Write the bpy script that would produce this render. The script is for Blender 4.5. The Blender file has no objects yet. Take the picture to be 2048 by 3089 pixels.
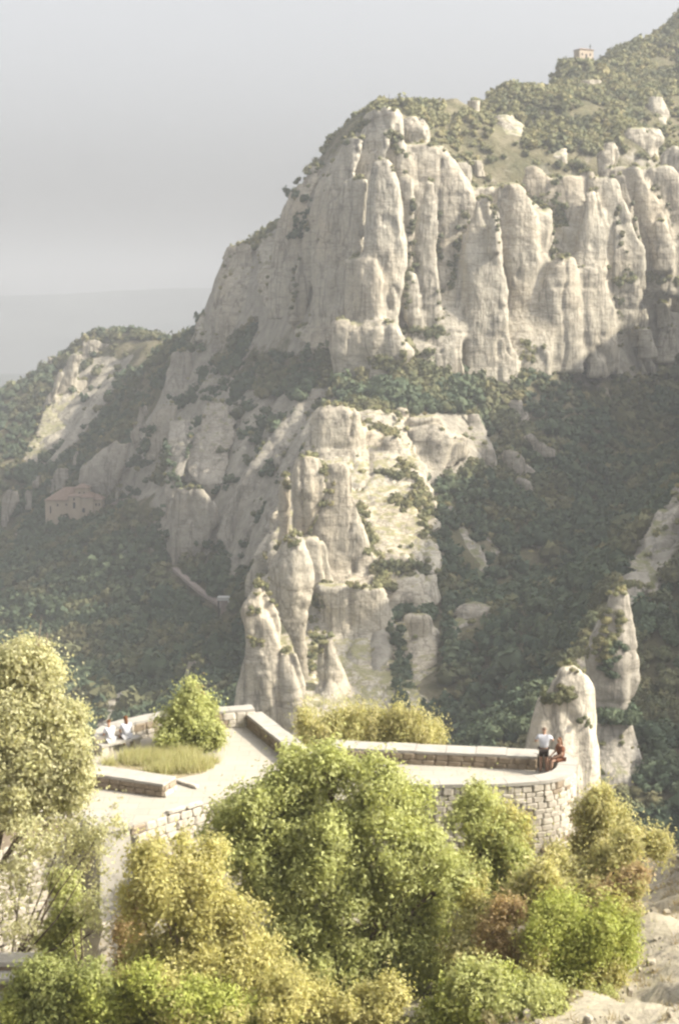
import bpy, bmesh, math, random
import numpy as np
from mathutils import Vector, Matrix

rng = np.random.default_rng(7)
random.seed(7)
S = bpy.context.scene
C = S.collection
R = math.radians

# ------------------------------------------------------------------ camera
F = 3089 * 50 / 36.0            # focal length in photograph pixels
CX, CY, HORIZON = 1024.0, 1544.5, 901.0
PITCH = math.atan((CY - HORIZON) / F)
cam_data = bpy.data.cameras.new('camera')
cam = bpy.data.objects.new('camera', cam_data)
C.objects.link(cam)
cam_data.sensor_fit = 'VERTICAL'
cam_data.sensor_height = 36.0
cam_data.sensor_width = 36.0
cam_data.lens = 50.0
cam_data.clip_start = 0.5
cam_data.clip_end = 30000
cam.location = (0, 0, 0)
cam.rotation_euler = (math.pi / 2 - PITCH, 0, 0)
S.camera = cam

# ------------------------------------------------------------------ light
SUN_EL, SUN_AZ = R(39), math.atan2(0.99, -0.14)     # azimuth measured from +y towards +x
sun_dir = Vector((math.sin(SUN_AZ) * math.cos(SUN_EL), math.cos(SUN_AZ) * math.cos(SUN_EL), math.sin(SUN_EL)))
W = bpy.data.worlds.new('World')
S.world = W
W.use_nodes = True
nt = W.node_tree
sky = nt.nodes.new('ShaderNodeTexSky')
sky.sky_type = 'NISHITA'
sky.sun_disc = False
sky.sun_elevation = SUN_EL
sky.sun_rotation = SUN_AZ
sky.altitude = 100
sky.air_density = 0.8
sky.dust_density = 7.5
sky.ozone_density = 1.0
bg = nt.nodes['Background']
bg.inputs['Strength'].default_value = 0.083
hs = nt.nodes.new('ShaderNodeHueSaturation')
hs.inputs['Saturation'].default_value = 0.14         # pale, milky summer sky
nt.links.new(sky.outputs['Color'], hs.inputs['Color'])
nt.links.new(hs.outputs['Color'], bg.inputs['Color'])
sl = bpy.data.lights.new('sun', 'SUN')
sl.energy = 2.3
sl.angle = R(0.6)
sl.color = (1.0, 0.905, 0.735)
so = bpy.data.objects.new('sun', sl)
C.objects.link(so)
so.rotation_euler = (-sun_dir).to_track_quat('-Z', 'Y').to_euler()

S.view_settings.view_transform = 'Standard'
S.view_settings.look = 'None'
S.view_settings.exposure = 2.06
S.view_settings.gamma = 1.0
S.view_settings.use_curve_mapping = False
cy = S.cycles
S.render.engine = 'CYCLES'
cy.use_denoising = True
cy.max_bounces = 6
cy.diffuse_bounces = 3
cy.volume_bounces = 1
cy.transmission_bounces = 3
cy.transparent_max_bounces = 8
cy.filter_width = 2.5
cy.sample_clamp_indirect = 4.0

# ------------------------------------------------------------------ pixel <-> place helpers
CP, SP = math.cos(PITCH), math.sin(PITCH)
def ray(px, py):
    a = (np.asarray(px, float) - CX) / F
    b = -(np.asarray(py, float) - CY) / F
    return a, b * SP + CP, b * CP - SP
def at(px, py, Y):
    dx, dy, dz = ray(px, py)
    t = np.asarray(Y, float) / dy
    return np.stack(np.broadcast_arrays(dx * t, dy * t, dz * t), -1)
def on_level(px, py, z):
    dx, dy, dz = ray(px, py)
    t = z / dz
    return np.array([dx * t, dy * t, z])
def project(P):
    P = np.asarray(P)
    x, y, z = P[..., 0], P[..., 1], P[..., 2]
    d = y * CP - z * SP
    u = y * SP + z * CP
    return CX + F * x / d, CY - F * u / d
def D(x, y): return (x * 2048 / 1568.0, y * 3089 / 2365.0)
def c1(x, y): return (x / 1.53125, 700 + y / 1.53125)
def c2(x, y): return (800 + x / 1.25641, y / 1.25641)
def c3(x, y): return (1024 + x / 1.53125, 1000 + y / 1.53125)
def c4(x, y): return (400 + x / 1.568, 1100 + y / 1.568)

# ------------------------------------------------------------------ noise
def _h(ix, iy, iz, s):
    n = (ix.astype(np.int64) * 374761393 + iy.astype(np.int64) * 668265263 + iz.astype(np.int64) * 2147483647 + s * 1274126177) & 0xFFFFFFFF
    n = ((n ^ (n >> 13)) * 1274126177) & 0xFFFFFFFF
    n = ((n ^ (n >> 16)) * 2246822519) & 0xFFFFFFFF
    return ((n ^ (n >> 15)) & 0xFFFF) / 32767.5 - 1.0
def vnoise(x, y, z, s=0):
    x, y, z = np.broadcast_arrays(np.asarray(x, float), np.asarray(y, float), np.asarray(z, float))
    fx, fy, fz = np.floor(x), np.floor(y), np.floor(z)
    u, v, w = x - fx, y - fy, z - fz
    u = u * u * (3 - 2 * u); v = v * v * (3 - 2 * v); w = w * w * (3 - 2 * w)
    r = 0
    for a in (0, 1):
        for b in (0, 1):
            for c in (0, 1):
                r = r + _h(fx + a, fy + b, fz + c, s) * (u if a else 1 - u) * (v if b else 1 - v) * (w if c else 1 - w)
    return r
def fbm(x, y, z, s=0, o=4):
    r, a = 0, 0.5
    for i in range(o):
        r = r + a * vnoise(x * 2 ** i, y * 2 ** i, z * 2 ** i, s + i * 17)
        a *= 0.5
    return r

# ------------------------------------------------------------------ mesh helpers
def new_mesh(name, V, Fs, mat=None, smooth=False, col=None):
    """Fs: list of int arrays (n,k); fast build"""
    V = np.asarray(V, np.float32)
    if not isinstance(Fs, list): Fs = [Fs]
    Fs = [np.asarray(f, np.int32) for f in Fs if len(f)]
    me = bpy.data.meshes.new(name)
    me.vertices.add(len(V)); me.vertices.foreach_set('co', V.ravel())
    loops = np.concatenate([f.ravel() for f in Fs])
    tot = np.concatenate([np.full(len(f), f.shape[1], np.int32) for f in Fs])
    start = np.concatenate([[0], np.cumsum(tot)[:-1]]).astype(np.int32)
    me.loops.add(len(loops)); me.loops.foreach_set('vertex_index', loops)
    me.polygons.add(len(tot)); me.polygons.foreach_set('loop_start', start); me.polygons.foreach_set('loop_total', tot)
    if smooth: me.polygons.foreach_set('use_smooth', np.ones(len(tot), bool))
    if col is not None:
        ca = me.color_attributes.new('Col', 'FLOAT_COLOR', 'POINT')
        c4_ = np.ones((len(V), 4), np.float32); c4_[:, :3] = col
        ca.data.foreach_set('color', c4_.ravel())
    me.update(calc_edges=True)
    if mat: me.materials.append(mat)
    return me
def link(name, me, parent=None, loc=None, rotz=None):
    o = bpy.data.objects.new(name, me)
    C.objects.link(o)
    if parent is not None: o.parent = parent
    if loc is not None: o.location = tuple(float(v) for v in loc)
    if rotz is not None: o.rotation_euler = (0, 0, rotz)
    return o
def empty(name, loc, rotz=0.0):
    o = bpy.data.objects.new(name, None)
    o.empty_display_size = 0.3
    C.objects.link(o)
    o.location = tuple(float(v) for v in loc); o.rotation_euler = (0, 0, rotz)
    return o
def tag(o, label=None, cat=None, group=None, kind=None):
    if label: o['label'] = label
    if cat: o['category'] = cat
    if group: o['group'] = group
    if kind: o['kind'] = kind
    return o
class MB:
    """collects simple solids into one mesh"""
    def __init__(s): s.V = []; s.F = []
    def add(s, V, Fc):
        b = len(s.V); s.V += [tuple(map(float, v)) for v in V]; s.F += [tuple(i + b for i in f) for f in Fc]; return s
    def box(s, x0, x1, y0, y1, z0, z1):
        return s.add([(x0, y0, z0), (x1, y0, z0), (x1, y1, z0), (x0, y1, z0), (x0, y0, z1), (x1, y0, z1), (x1, y1, z1), (x0, y1, z1)],
                     [(0, 3, 2, 1), (4, 5, 6, 7), (0, 1, 5, 4), (1, 2, 6, 5), (2, 3, 7, 6), (3, 0, 4, 7)])
    def hip(s, x0, x1, y0, y1, z0, z1, r0, r1, th=0.25):
        ym = (y0 + y1) / 2
        return s.add([(x0, y0, z0), (x1, y0, z0), (x1, y1, z0), (x0, y1, z0), (x0, y0, z0 + th), (x1, y0, z0 + th), (x1, y1, z0 + th), (x0, y1, z0 + th), (r0, ym, z1), (r1, ym, z1)],
                     [(0, 3, 2, 1), (0, 1, 5, 4), (1, 2, 6, 5), (2, 3, 7, 6), (3, 0, 4, 7), (4, 5, 9, 8), (5, 6, 9), (6, 7, 8, 9), (7, 4, 8)])
    def tube(s, pts, rad, n=7):
        pts = [Vector(p) for p in pts]; b = len(s.V)
        for i, p in enumerate(pts):
            d = (pts[min(i + 1, len(pts) - 1)] - pts[max(i - 1, 0)]).normalized()
            a = d.orthogonal().normalized(); c = d.cross(a); r = rad[i] if hasattr(rad, '__len__') else rad
            for k in range(n):
                t = 2 * math.pi * k / n
                s.V.append(tuple(p + (a * math.cos(t) + c * math.sin(t)) * r))
        for i in range(len(pts) - 1):
            for k in range(n):
                s.F.append((b + i * n + k, b + i * n + (k + 1) % n, b + (i + 1) * n + (k + 1) % n, b + (i + 1) * n + k))
        s.F.append(tuple(b + k for k in range(n))[::-1]); s.F.append(tuple(b + (len(pts) - 1) * n + k for k in range(n)))
        return s
    def mesh(s, name, mat, smooth=False):
        me = bpy.data.meshes.new(name); me.from_pydata(s.V, [], s.F)
        bm = bmesh.new(); bm.from_mesh(me); bmesh.ops.recalc_face_normals(bm, faces=bm.faces); bm.to_mesh(me); bm.free()
        if smooth: me.polygons.foreach_set('use_smooth', np.ones(len(me.polygons), bool))
        me.materials.append(mat); return me
    def build(s, name, mat, parent=None, smooth=False): return link(name, s.mesh(name, mat, smooth), parent)

# ------------------------------------------------------------------ materials
def base_mat(name, rough=0.9, spec=0.15):
    m = bpy.data.materials.new(name); m.use_nodes = True
    b = m.node_tree.nodes['Principled BSDF']
    b.inputs['Roughness'].default_value = rough
    b.inputs['Specular IOR Level'].default_value = spec
    return m, m.node_tree, b
def N(t, kind, **kw):
    n = t.nodes.new(kind)
    for k, v in kw.items():
        if k in n.inputs: n.inputs[k].default_value = v
        else: setattr(n, k, v)
    return n
def noise(t, vec, scale, detail=4, rough=0.55):
    n = N(t, 'ShaderNodeTexNoise', Scale=scale, Detail=detail, Roughness=rough)
    t.links.new(vec, n.inputs['Vector']); return n.outputs['Fac']
def ramp(t, fac, stops):
    r = t.nodes.new('ShaderNodeValToRGB'); e = r.color_ramp.elements
    while len(e) > 1: e.remove(e[-1])
    e[0].position = stops[0][0]; e[0].color = (*stops[0][1], 1)
    for p, c in stops[1:]:
        k = e.new(p); k.color = (*c, 1)
    t.links.new(fac, r.inputs['Fac']); return r.outputs['Color']
def mix(t, fac, a, b, mode='MIX'):
    m = t.nodes.new('ShaderNodeMix'); m.data_type = 'RGBA'; m.blend_type = mode
    for i, v in ((0, fac), (6, a), (7, b)):
        if hasattr(v, 'is_linked'): t.links.new(v, m.inputs[i])
        elif i == 0: m.inputs[0].default_value = v
        else: m.inputs[i].default_value = (*v, 1)
    return m.outputs[2]
def bump(t, b, h, strength, dist):
    n = N(t, 'ShaderNodeBump', Strength=strength, Distance=dist)
    t.links.new(h, n.inputs['Height']); t.links.new(n.outputs['Normal'], b.inputs['Normal'])
def world_vec(t, sx=1, sy=1, sz=1):
    g = t.nodes.new('ShaderNodeNewGeometry')
    m = N(t, 'ShaderNodeMapping'); m.inputs['Scale'].default_value = (sx, sy, sz)
    t.links.new(g.outputs['Position'], m.inputs['Vector']); return m.outputs['Vector'], g
def mathn(t, op, a, b=None):
    n = t.nodes.new('ShaderNodeMath'); n.operation = op
    for i, v in ((0, a), (1, b)):
        if v is None: continue
        if hasattr(v, 'is_linked'): t.links.new(v, n.inputs[i])
        else: n.inputs[i].default_value = v
    return n.outputs[0]

def rock_material(name, light, dark, ochre, grass, fine=1.0, green_lo=0.55, green_hi=0.85):
    m, t, b = base_mat(name, 0.95, 0.1)
    v, g = world_vec(t)
    vs, _ = world_vec(t, 0.30, 0.30, 0.035)         # vertical streaks
    vb, _ = world_vec(t, 0.03, 0.03, 0.42)          # bedding
    big = noise(t, v, 0.035 * fine, 3)
    mid = noise(t, v, 0.25 * fine, 5, 0.65)
    col = mix(t, ramp(t, mid, [(0.35, (0, 0, 0)), (0.68, (1, 1, 1))]), dark, light)
    col = mix(t, ramp(t, big, [(0.45, (0, 0, 0)), (0.7, (0.55,) * 3)]), col, ochre)
    st = noise(t, vs, 1.0, 4, 0.6)
    col = mix(t, ramp(t, st, [(0.50, (0, 0, 0)), (0.70, (0.36,) * 3)]), col, (0.155, 0.145, 0.13))
    bed = noise(t, vb, 1.0, 3, 0.6)
    col = mix(t, ramp(t, bed, [(0.28, (0.3,) * 3), (0.38, (0, 0, 0))]), col, (0.185, 0.165, 0.14))
    vc, _ = world_vec(t, 0.16, 0.16, 0.016); vh, _ = world_vec(t, 0.018, 0.018, 0.20)
    ck = noise(t, vc, 1.0 * fine, 4, 0.55); hk = noise(t, vh, 1.0 * fine, 4, 0.6)
    col = mix(t, ramp(t, ck, [(0.475, (0, 0, 0)), (0.495, (0.55,) * 3), (0.505, (0.55,) * 3), (0.525, (0, 0, 0))]), col, (0.11, 0.10, 0.085))
    col = mix(t, ramp(t, hk, [(0.44, (0, 0, 0)), (0.455, (0.5,) * 3), (0.47, (0, 0, 0))]), col, (0.14, 0.125, 0.10))
    peb = N(t, 'ShaderNodeTexVoronoi', Scale=1.1 * fine); t.links.new(v, peb.inputs['Vector'])
    col = mix(t, ramp(t, peb.outputs['Distance'], [(0.2, (0.0,) * 3), (0.75, (0.30,) * 3)]), col, (0.16, 0.145, 0.12))
    # dry grass and lichen on what faces up
    sep = t.nodes.new('ShaderNodeSeparateXYZ'); t.links.new(g.outputs['Normal'], sep.inputs[0])
    up = mathn(t, 'ADD', sep.outputs[2], mathn(t, 'MULTIPLY', mathn(t, 'SUBTRACT', noise(t, v, 0.32 * fine, 5, 0.7), 0.5), 1.3))
    col = mix(t, ramp(t, up, [(green_lo, (0, 0, 0)), (green_hi, (1, 1, 1))]), col, grass)
    t.links.new(col, b.inputs['Base Color'])
    h = mathn(t, 'ADD', mathn(t, 'ADD', mathn(t, 'MULTIPLY', noise(t, v, 0.4 * fine, 6, 0.55), 0.6), mathn(t, 'MULTIPLY', st, 0.7)), mathn(t, 'MULTIPLY', bed, 0.18))
    bump(t, b, h, 0.7, 1.8 / fine)
    return m
M = {}
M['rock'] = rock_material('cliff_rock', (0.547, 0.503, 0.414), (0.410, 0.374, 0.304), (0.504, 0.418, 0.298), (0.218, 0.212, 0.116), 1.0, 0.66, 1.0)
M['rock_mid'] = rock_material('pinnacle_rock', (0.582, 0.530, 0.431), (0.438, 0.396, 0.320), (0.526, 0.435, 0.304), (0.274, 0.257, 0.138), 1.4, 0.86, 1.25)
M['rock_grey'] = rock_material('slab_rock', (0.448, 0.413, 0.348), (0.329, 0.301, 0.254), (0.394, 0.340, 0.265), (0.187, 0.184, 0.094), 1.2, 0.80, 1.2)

def terrain_material():
    m, t, b = base_mat('mountain_soil', 1.0, 0.05)
    v, g = world_vec(t)
    sep = t.nodes.new('ShaderNodeSeparateXYZ'); t.links.new(g.outputs['Normal'], sep.inputs[0])
    a = noise(t, v, 0.09, 5, 0.65)
    green = ramp(t, a, [(0.28, (0.085, 0.088, 0.05)), (0.5, (0.14, 0.128, 0.075)), (0.72, (0.25, 0.22, 0.155))])
    vs, _ = world_vec(t, 0.3, 0.3, 0.05)
    rk = ramp(t, noise(t, v, 0.3, 5, 0.6), [(0.3, (0.294, 0.269, 0.224)), (0.7, (0.442, 0.408, 0.336))])
    rk = mix(t, ramp(t, noise(t, vs, 1.0, 4), [(0.5, (0, 0, 0)), (0.7, (0.5,) * 3)]), rk, (0.145, 0.13, 0.115))
    rk_a = N(t, 'ShaderNodeVertexColor', layer_name='Rocky')
    up = mathn(t, 'SUBTRACT', mathn(t, 'ADD', sep.outputs[2], mathn(t, 'MULTIPLY', mathn(t, 'SUBTRACT', noise(t, v, 0.12, 4, 0.6), 0.5), 0.9)), mathn(t, 'MULTIPLY', rk_a.outputs['Color'], 1.0))
    t.links.new(mix(t, ramp(t, up, [(0.36, (0, 0, 0)), (0.54, (1, 1, 1))]), rk, green), b.inputs['Base Color'])
    bump(t, b, noise(t, v, 0.4, 7, 0.65), 0.8, 2.5)
    return m
M['terrain'] = terrain_material()

def foliage_material(name, transl=0.35, rough=0.6):
    m, t, b = base_mat(name, rough, 0.25)
    ca = N(t, 'ShaderNodeVertexColor', layer_name='Col')
    t.links.new(ca.outputs['Color'], b.inputs['Base Color'])
    tr = t.nodes.new('ShaderNodeBsdfTranslucent')
    t.links.new(mix(t, 0.5, ca.outputs['Color'], (1.0, 0.95, 0.45), 'MULTIPLY'), tr.inputs['Color'])
    ms = N(t, 'ShaderNodeMixShader'); ms.inputs[0].default_value = transl
    out = t.nodes['Material Output']
    t.links.new(b.outputs[0], ms.inputs[1]); t.links.new(tr.outputs[0], ms.inputs[2]); t.links.new(ms.outputs[0], out.inputs['Surface'])
    return m
M['leaf'] = foliage_material('tree_leaves', 0.52)
M['scrub'] = foliage_material('mountain_leaves', 0.18, 0.8)

def plain_mat(name, c1_, c2_, scale=3.0, rough=0.9, bmp=0.3, dist=0.03, spec=0.15):
    m, t, b = base_mat(name, rough, spec)
    v, g = world_vec(t)
    t.links.new(ramp(t, noise(t, v, scale, 5, 0.6), [(0.3, c1_), (0.7, c2_)]), b.inputs['Base Color'])
    if bmp: bump(t, b, noise(t, v, scale * 4, 5, 0.6), bmp, dist)
    return m
M['bark'] = plain_mat('bark', (0.10, 0.075, 0.055), (0.20, 0.155, 0.115), 8, bmp=0.6)
M['dead_wood'] = plain_mat('dead_wood', (0.22, 0.15, 0.11), (0.36, 0.28, 0.22), 8)
def paving_material():
    m, t, b = base_mat('pale_paving', 0.9, 0.12)
    v, g = world_vec(t)
    br = N(t, 'ShaderNodeTexBrick', Scale=1.0); br.inputs['Brick Width'].default_value = 0.9; br.inputs['Row Height'].default_value = 0.6; br.inputs['Mortar Size'].default_value = 0.012
    br.inputs['Color1'].default_value = (0.306, 0.281, 0.237, 1); br.inputs['Color2'].default_value = (0.340, 0.313, 0.267, 1); br.inputs['Mortar'].default_value = (0.224, 0.203, 0.163, 1)
    t.links.new(v, br.inputs['Vector'])
    st = noise(t, v, 0.7, 6, 0.65)
    c = mix(t, ramp(t, st, [(0.35, (0.0,) * 3), (0.75, (0.7,) * 3)]), br.outputs['Color'], (0.374, 0.344, 0.293))
    c = mix(t, ramp(t, noise(t, v, 1.9, 5, 0.7), [(0.62, (0,) * 3), (0.78, (0.5,) * 3)]), c, (0.204, 0.182, 0.137))
    t.links.new(c, b.inputs['Base Color']); bump(t, b, noise(t, v, 9, 4), 0.2, 0.02)
    return m
M['paving'] = paving_material()
M['coping'] = plain_mat('pale_coping', (0.284, 0.265, 0.234), (0.364, 0.345, 0.309), 1.6, bmp=0.25)
M['stone_core'] = plain_mat('mortar', (0.144, 0.114, 0.080), (0.205, 0.167, 0.122), 5)
M['pale_mortar'] = plain_mat('pale_mortar', (0.310, 0.282, 0.235), (0.391, 0.356, 0.302), 5)
M['stone_a'] = plain_mat('brown_stone', (0.175, 0.14, 0.10), (0.25, 0.205, 0.152), 3.0, bmp=0.5)  # brown taken darker to put the parapets' shade into the stone colour
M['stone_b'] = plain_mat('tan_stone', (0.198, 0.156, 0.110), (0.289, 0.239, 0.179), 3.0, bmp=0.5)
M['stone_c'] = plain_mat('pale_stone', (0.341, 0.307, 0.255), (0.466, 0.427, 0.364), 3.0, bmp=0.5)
M['earth'] = plain_mat('hillside_earth', (0.198, 0.167, 0.099), (0.289, 0.251, 0.167), 0.9, bmp=0.7, dist=0.1)
M['rubble'] = rock_material('pale_rubble_rock', (0.450, 0.415, 0.342), (0.296, 0.261, 0.205), (0.370, 0.318, 0.238), (0.370, 0.333, 0.252), 9.0, 0.75, 1.4)
M['plaster'] = plain_mat('pink_plaster', (0.397, 0.325, 0.252), (0.484, 0.405, 0.316), 0.6, bmp=0.1)
M['tile'] = plain_mat('roof_tile', (0.218, 0.156, 0.118), (0.301, 0.227, 0.183), 1.2, bmp=0.4, dist=0.1)
M['window'] = plain_mat('dark_window', (0.04, 0.04, 0.045), (0.07, 0.07, 0.07), 2, 0.3, 0)
M['marble'] = plain_mat('white_marble', (0.517, 0.509, 0.486), (0.608, 0.600, 0.578), 2)
M['iron'] = plain_mat('dark_iron', (0.05, 0.05, 0.05), (0.09, 0.085, 0.08), 6)
M['path'] = plain_mat('path_stone', (0.246, 0.205, 0.180), (0.348, 0.297, 0.262), 0.8, bmp=0.3)
M['hill'] = plain_mat('far_hill_woods', (0.05, 0.06, 0.06), (0.11, 0.12, 0.115), 0.004, bmp=0)
M['plain'] = plain_mat('plain_fields', (0.08, 0.085, 0.08), (0.40, 0.39, 0.37), 0.006, bmp=0)

# ------------------------------------------------------------------ mountain terrain: one sheet through surveyed points
TP = []   # (x, y, z)
def tp(dx, dy, Y):
    TP.append(at(*D(dx, dy), Y))
# skyline of the high slope, and the ground falling away behind it
for a in [(880, 268, 545), (940, 248, 562), (1050, 215, 600), (1160, 186, 640), (1300, 146, 690), (1420, 122, 730), (1500, 95, 750), (1568, 45, 770), (1700, 0, 800), (1850, -40, 820)]:
    tp(*a); p = TP[-1]; TP.append(p + np.array([20, 130, -70])); TP.append(p + np.array([40, 330, -190]))
for a in [(1050, 330, 565), (1150, 300, 600), (1250, 330, 585), (1300, 240, 630), (1400, 250, 640), (1500, 200, 670), (1500, 300, 620), (1568, 150, 710),
          # brink of the cliff
          (905, 310, 528), (965, 430, 530), (1080, 490, 540), (1190, 450, 550), (1300, 420, 560), (1400, 400, 570), (1500, 410, 585), (1568, 430, 592), (1750, 430, 615),
          # foot of the cliff
          (790, 890, 492), (890, 800, 500), (960, 800, 506), (1060, 880, 506), (1200, 870, 512), (1300, 845, 527), (1400, 840, 545), (1480, 790, 565), (1568, 760, 578), (1750, 770, 605),
          # shaded left face of the massif
          (760, 365, 565), (710, 415, 580), (665, 475, 595), (640, 545, 602), (565, 585, 625), (515, 615, 636), (492, 690, 646), (455, 755, 646), (420, 810, 655), (365, 810, 690),
          (690, 770, 525), (650, 710, 562), (600, 730, 585), (540, 770, 605),
          # slope above the hermitage, saddle, far dome
          (500, 830, 612), (400, 950, 600), (300, 960, 650), (330, 880, 690), (340, 795, 770), (300, 775, 805), (245, 768, 822), (180, 806, 824), (120, 850, 834), (50, 915, 850), (0, 945, 865), (-120, 1010, 880),
          (230, 900, 770), (160, 1000, 740), (200, 1050, 680), (100, 1120, 670), (0, 1200, 660), (30, 1260, 610), (-120, 1250, 640),
          (170, 1195, 585), (80, 1200, 600), (300, 1160, 592), (370, 1150, 565),
          # foot of the slabs, wooded slope to the left
          (390, 1300, 482), (500, 1300, 472), (570, 1330, 440), (400, 1330, 470), (520, 1410, 430),
          (0, 1480, 480), (100, 1390, 490), (250, 1340, 490), (100, 1600, 400), (300, 1540, 410), (450, 1500, 405), (540, 1600, 360), (200, 1720, 330), (-120, 1600, 420), (350, 1780, 290),
          (770, 905, 486), (650, 1000, 482), (560, 1100, 476), (450, 1000, 525), (480, 890, 572), (600, 850, 560), (690, 860, 525),
          # ledge, then the broken rib going down
          (830, 895, 484), (900, 865, 492), (1000, 905, 484), (1100, 905, 494), (950, 955, 464), (1060, 965, 470),
          (800, 975, 454), (740, 1090, 428), (700, 1210, 408), (860, 1080, 432), (960, 1150, 426), (1000, 1280, 396), (900, 1400, 366), (950, 1600, 326), (720, 1600, 326), (640, 1720, 300),
          # the shaded valley on the right
          (1170, 905, 514), (1300, 905, 532), (1400, 905, 548), (1500, 880, 566), (1568, 855, 578), (1250, 1050, 484), (1400, 1050, 500), (1550, 1050, 510), (1130, 1080, 472), (1150, 1200, 436), (1300, 1200, 446), (1420, 1180, 460),
          (1200, 1400, 384), (1300, 1350, 404), (1100, 1600, 322), (1200, 1720, 292), (1050, 1780, 288),
          # spur on the right edge
          (1600, 1130, 335), (1568, 1170, 322), (1450, 1310, 296), (1370, 1420, 278), (1290, 1560, 258), (1568, 1450, 288), (1568, 1700, 240), (1480, 1600, 262), (1450, 1850, 220), (1650, 1900, 210), (1250, 1900, 215)]:
    tp(*a)
# ridges outside the frame on the right and left, gorge in front
TP += [np.array(p, float) for p in [(235, 215, 84), (225, 300, 94), (222, 340, 98), (220, 380, 99), (222, 460, 98), (228, 540, 84), (250, 620, 84), (330, 300, 120), (340, 450, 150), (350, 650, 170), (160, 250, 5), (165, 400, 18), (170, 520, 30),
                                    (0, 170, -112), (60, 165, -106), (-60, 175, -112), (-130, 220, -112), (-220, 320, -120), (-330, 500, -120), (-300, 700, -90), (-360, 900, -110), (-120, 140, -100), (0, 135, -98), (120, 130, -80), (130, 175, -66)]]
TP = np.array(TP)
def rbf_fit(P):
    d = np.sqrt(((P[:, None, :2] - P[None, :, :2]) ** 2).sum(-1))
    n = len(P); A = np.zeros((n + 3, n + 3))
    A[:n, :n] = d + np.eye(n) * 0.4 * -1
    A[:n, n] = 1; A[n, :n] = 1
    A[:n, n + 1:] = P[:, :2] / 100; A[n + 1:, :n] = P[:, :2].T / 100
    return np.linalg.solve(A, np.concatenate([P[:, 2], np.zeros(3)]))
def rbf_eval(P, w, x, y):
    sh = np.shape(x); x = np.ravel(x); y = np.ravel(y); out = np.empty(len(x)); n = len(P)
    for i in range(0, len(x), 20000):
        xs, ys = x[i:i + 20000], y[i:i + 20000]
        d = np.sqrt((xs[:, None] - P[None, :, 0]) ** 2 + (ys[:, None] - P[None, :, 1]) ** 2)
        out[i:i + 20000] = d @ w[:n] + w[n] + xs / 100 * w[n + 1] + ys / 100 * w[n + 2]
    return out.reshape(sh)
TW = rbf_fit(TP)
def terrain_z(x, y):
    z = rbf_eval(TP, TW, x, y)
    return z + 5.0 * fbm(x / 34, y / 34, 0 * x, 3, 4)
def in_poly2(x, y, poly):
    ins = np.zeros(np.shape(x), bool)
    for i in range(len(poly)):
        a, b = poly[i], poly[i - 1]
        ins ^= ((a[1] > y) != (b[1] > y)) & (x < (b[0] - a[0]) * (y - a[1]) / (b[1] - a[1] + 1e-12) + a[0])
    return ins
ROCKY = [[D(*q) for q in z] for z in (
    [(370, 960), (385, 880), (440, 830), (500, 850), (545, 900), (690, 930), (770, 890), (800, 960), (720, 1080), (640, 1200), (570, 1330), (500, 1290), (400, 1300), (368, 1250)],
    [(790, 960), (930, 950), (1080, 960), (1140, 1060), (1020, 1110), (990, 1180), (1000, 1280), (960, 1330), (900, 1400), (880, 1640), (640, 1660), (620, 1350), (680, 1180), (700, 1080)],
    [(190, 1120), (230, 1060), (300, 1030), (360, 960), (420, 830), (470, 870), (380, 1000), (370, 1130), (300, 1150)],
    [(90, 1010), (160, 900), (220, 830), (300, 830), (230, 960), (130, 1080), (60, 1080)],
    [(480, 700), (520, 590), (640, 530), (690, 700), (560, 760)],
    [(185, 1770), (235, 1630), (262, 1590), (310, 1600), (290, 1650), (235, 1770)],
    [(1390, 1330), (1568, 1150), (1568, 1260), (1500, 1340), (1470, 1450)],
)]
def rockiness(P):
    px, py = project(P); r_ = np.zeros(np.shape(px), bool)
    for z in ROCKY: r_ |= in_poly2(px, py, z)
    return r_ & (P[..., 1] > 240)
def crease(x, y, z):
    """0 in the clefts between rock ribs, towards 1 on their backs; ribs run down the slope"""
    wx = x + 5 * vnoise(x / 30, y / 30, 0 * x, 201); 
    left = x < -6
    u = np.where(left, 0.88 * wx - 0.48 * y, wx + 0.22 * y)
    v = np.where(left, 0.48 * wx + 0.88 * y, y)
    n1 = np.abs(vnoise(u / 10.0, v / 75, z / 60, 211)); n2 = np.abs(vnoise(u / 4.2, v / 38, z / 30, 212))
    return n1, n2
STEP = 2.45
gx = np.arange(-300, 301, STEP); gy = np.arange(125, 960, STEP)
GX, GY = np.meshgrid(gx, gy)
GZ = terrain_z(GX, GY)
RM = rockiness(np.stack([GX, GY, GZ], -1)).astype(float)
for _ in range(2): RM = (RM + np.roll(RM, 1, 0) + np.roll(RM, -1, 0) + np.roll(RM, 1, 1) + np.roll(RM, -1, 1)) / 5
n1_, n2_ = crease(GX, GY, GZ)
GZ += RM * (11.0 * np.minimum(n1_, 0.5) + 4.0 * np.minimum(n2_, 0.5) - 3.2 + 1.2 * vnoise(GX / 50, GY / 50, GZ / 3.5, 215))
GZ += 1.3 * fbm(GX / 7, GY / 7, 0 * GX, 9, 3) * (1 - 0.5 * RM)
def grid_faces(nx, ny):
    i = np.arange((ny - 1) * nx).reshape(ny - 1, nx)[:, :-1].ravel()
    return np.stack([i, i + 1, i + nx + 1, i + nx], 1)
mountain = link('mountain', new_mesh('mountain', np.stack([GX, GY, GZ], -1).reshape(-1, 3), grid_faces(len(gx), len(gy)), M['terrain'], True))
tag(mountain, kind='structure')
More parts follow.
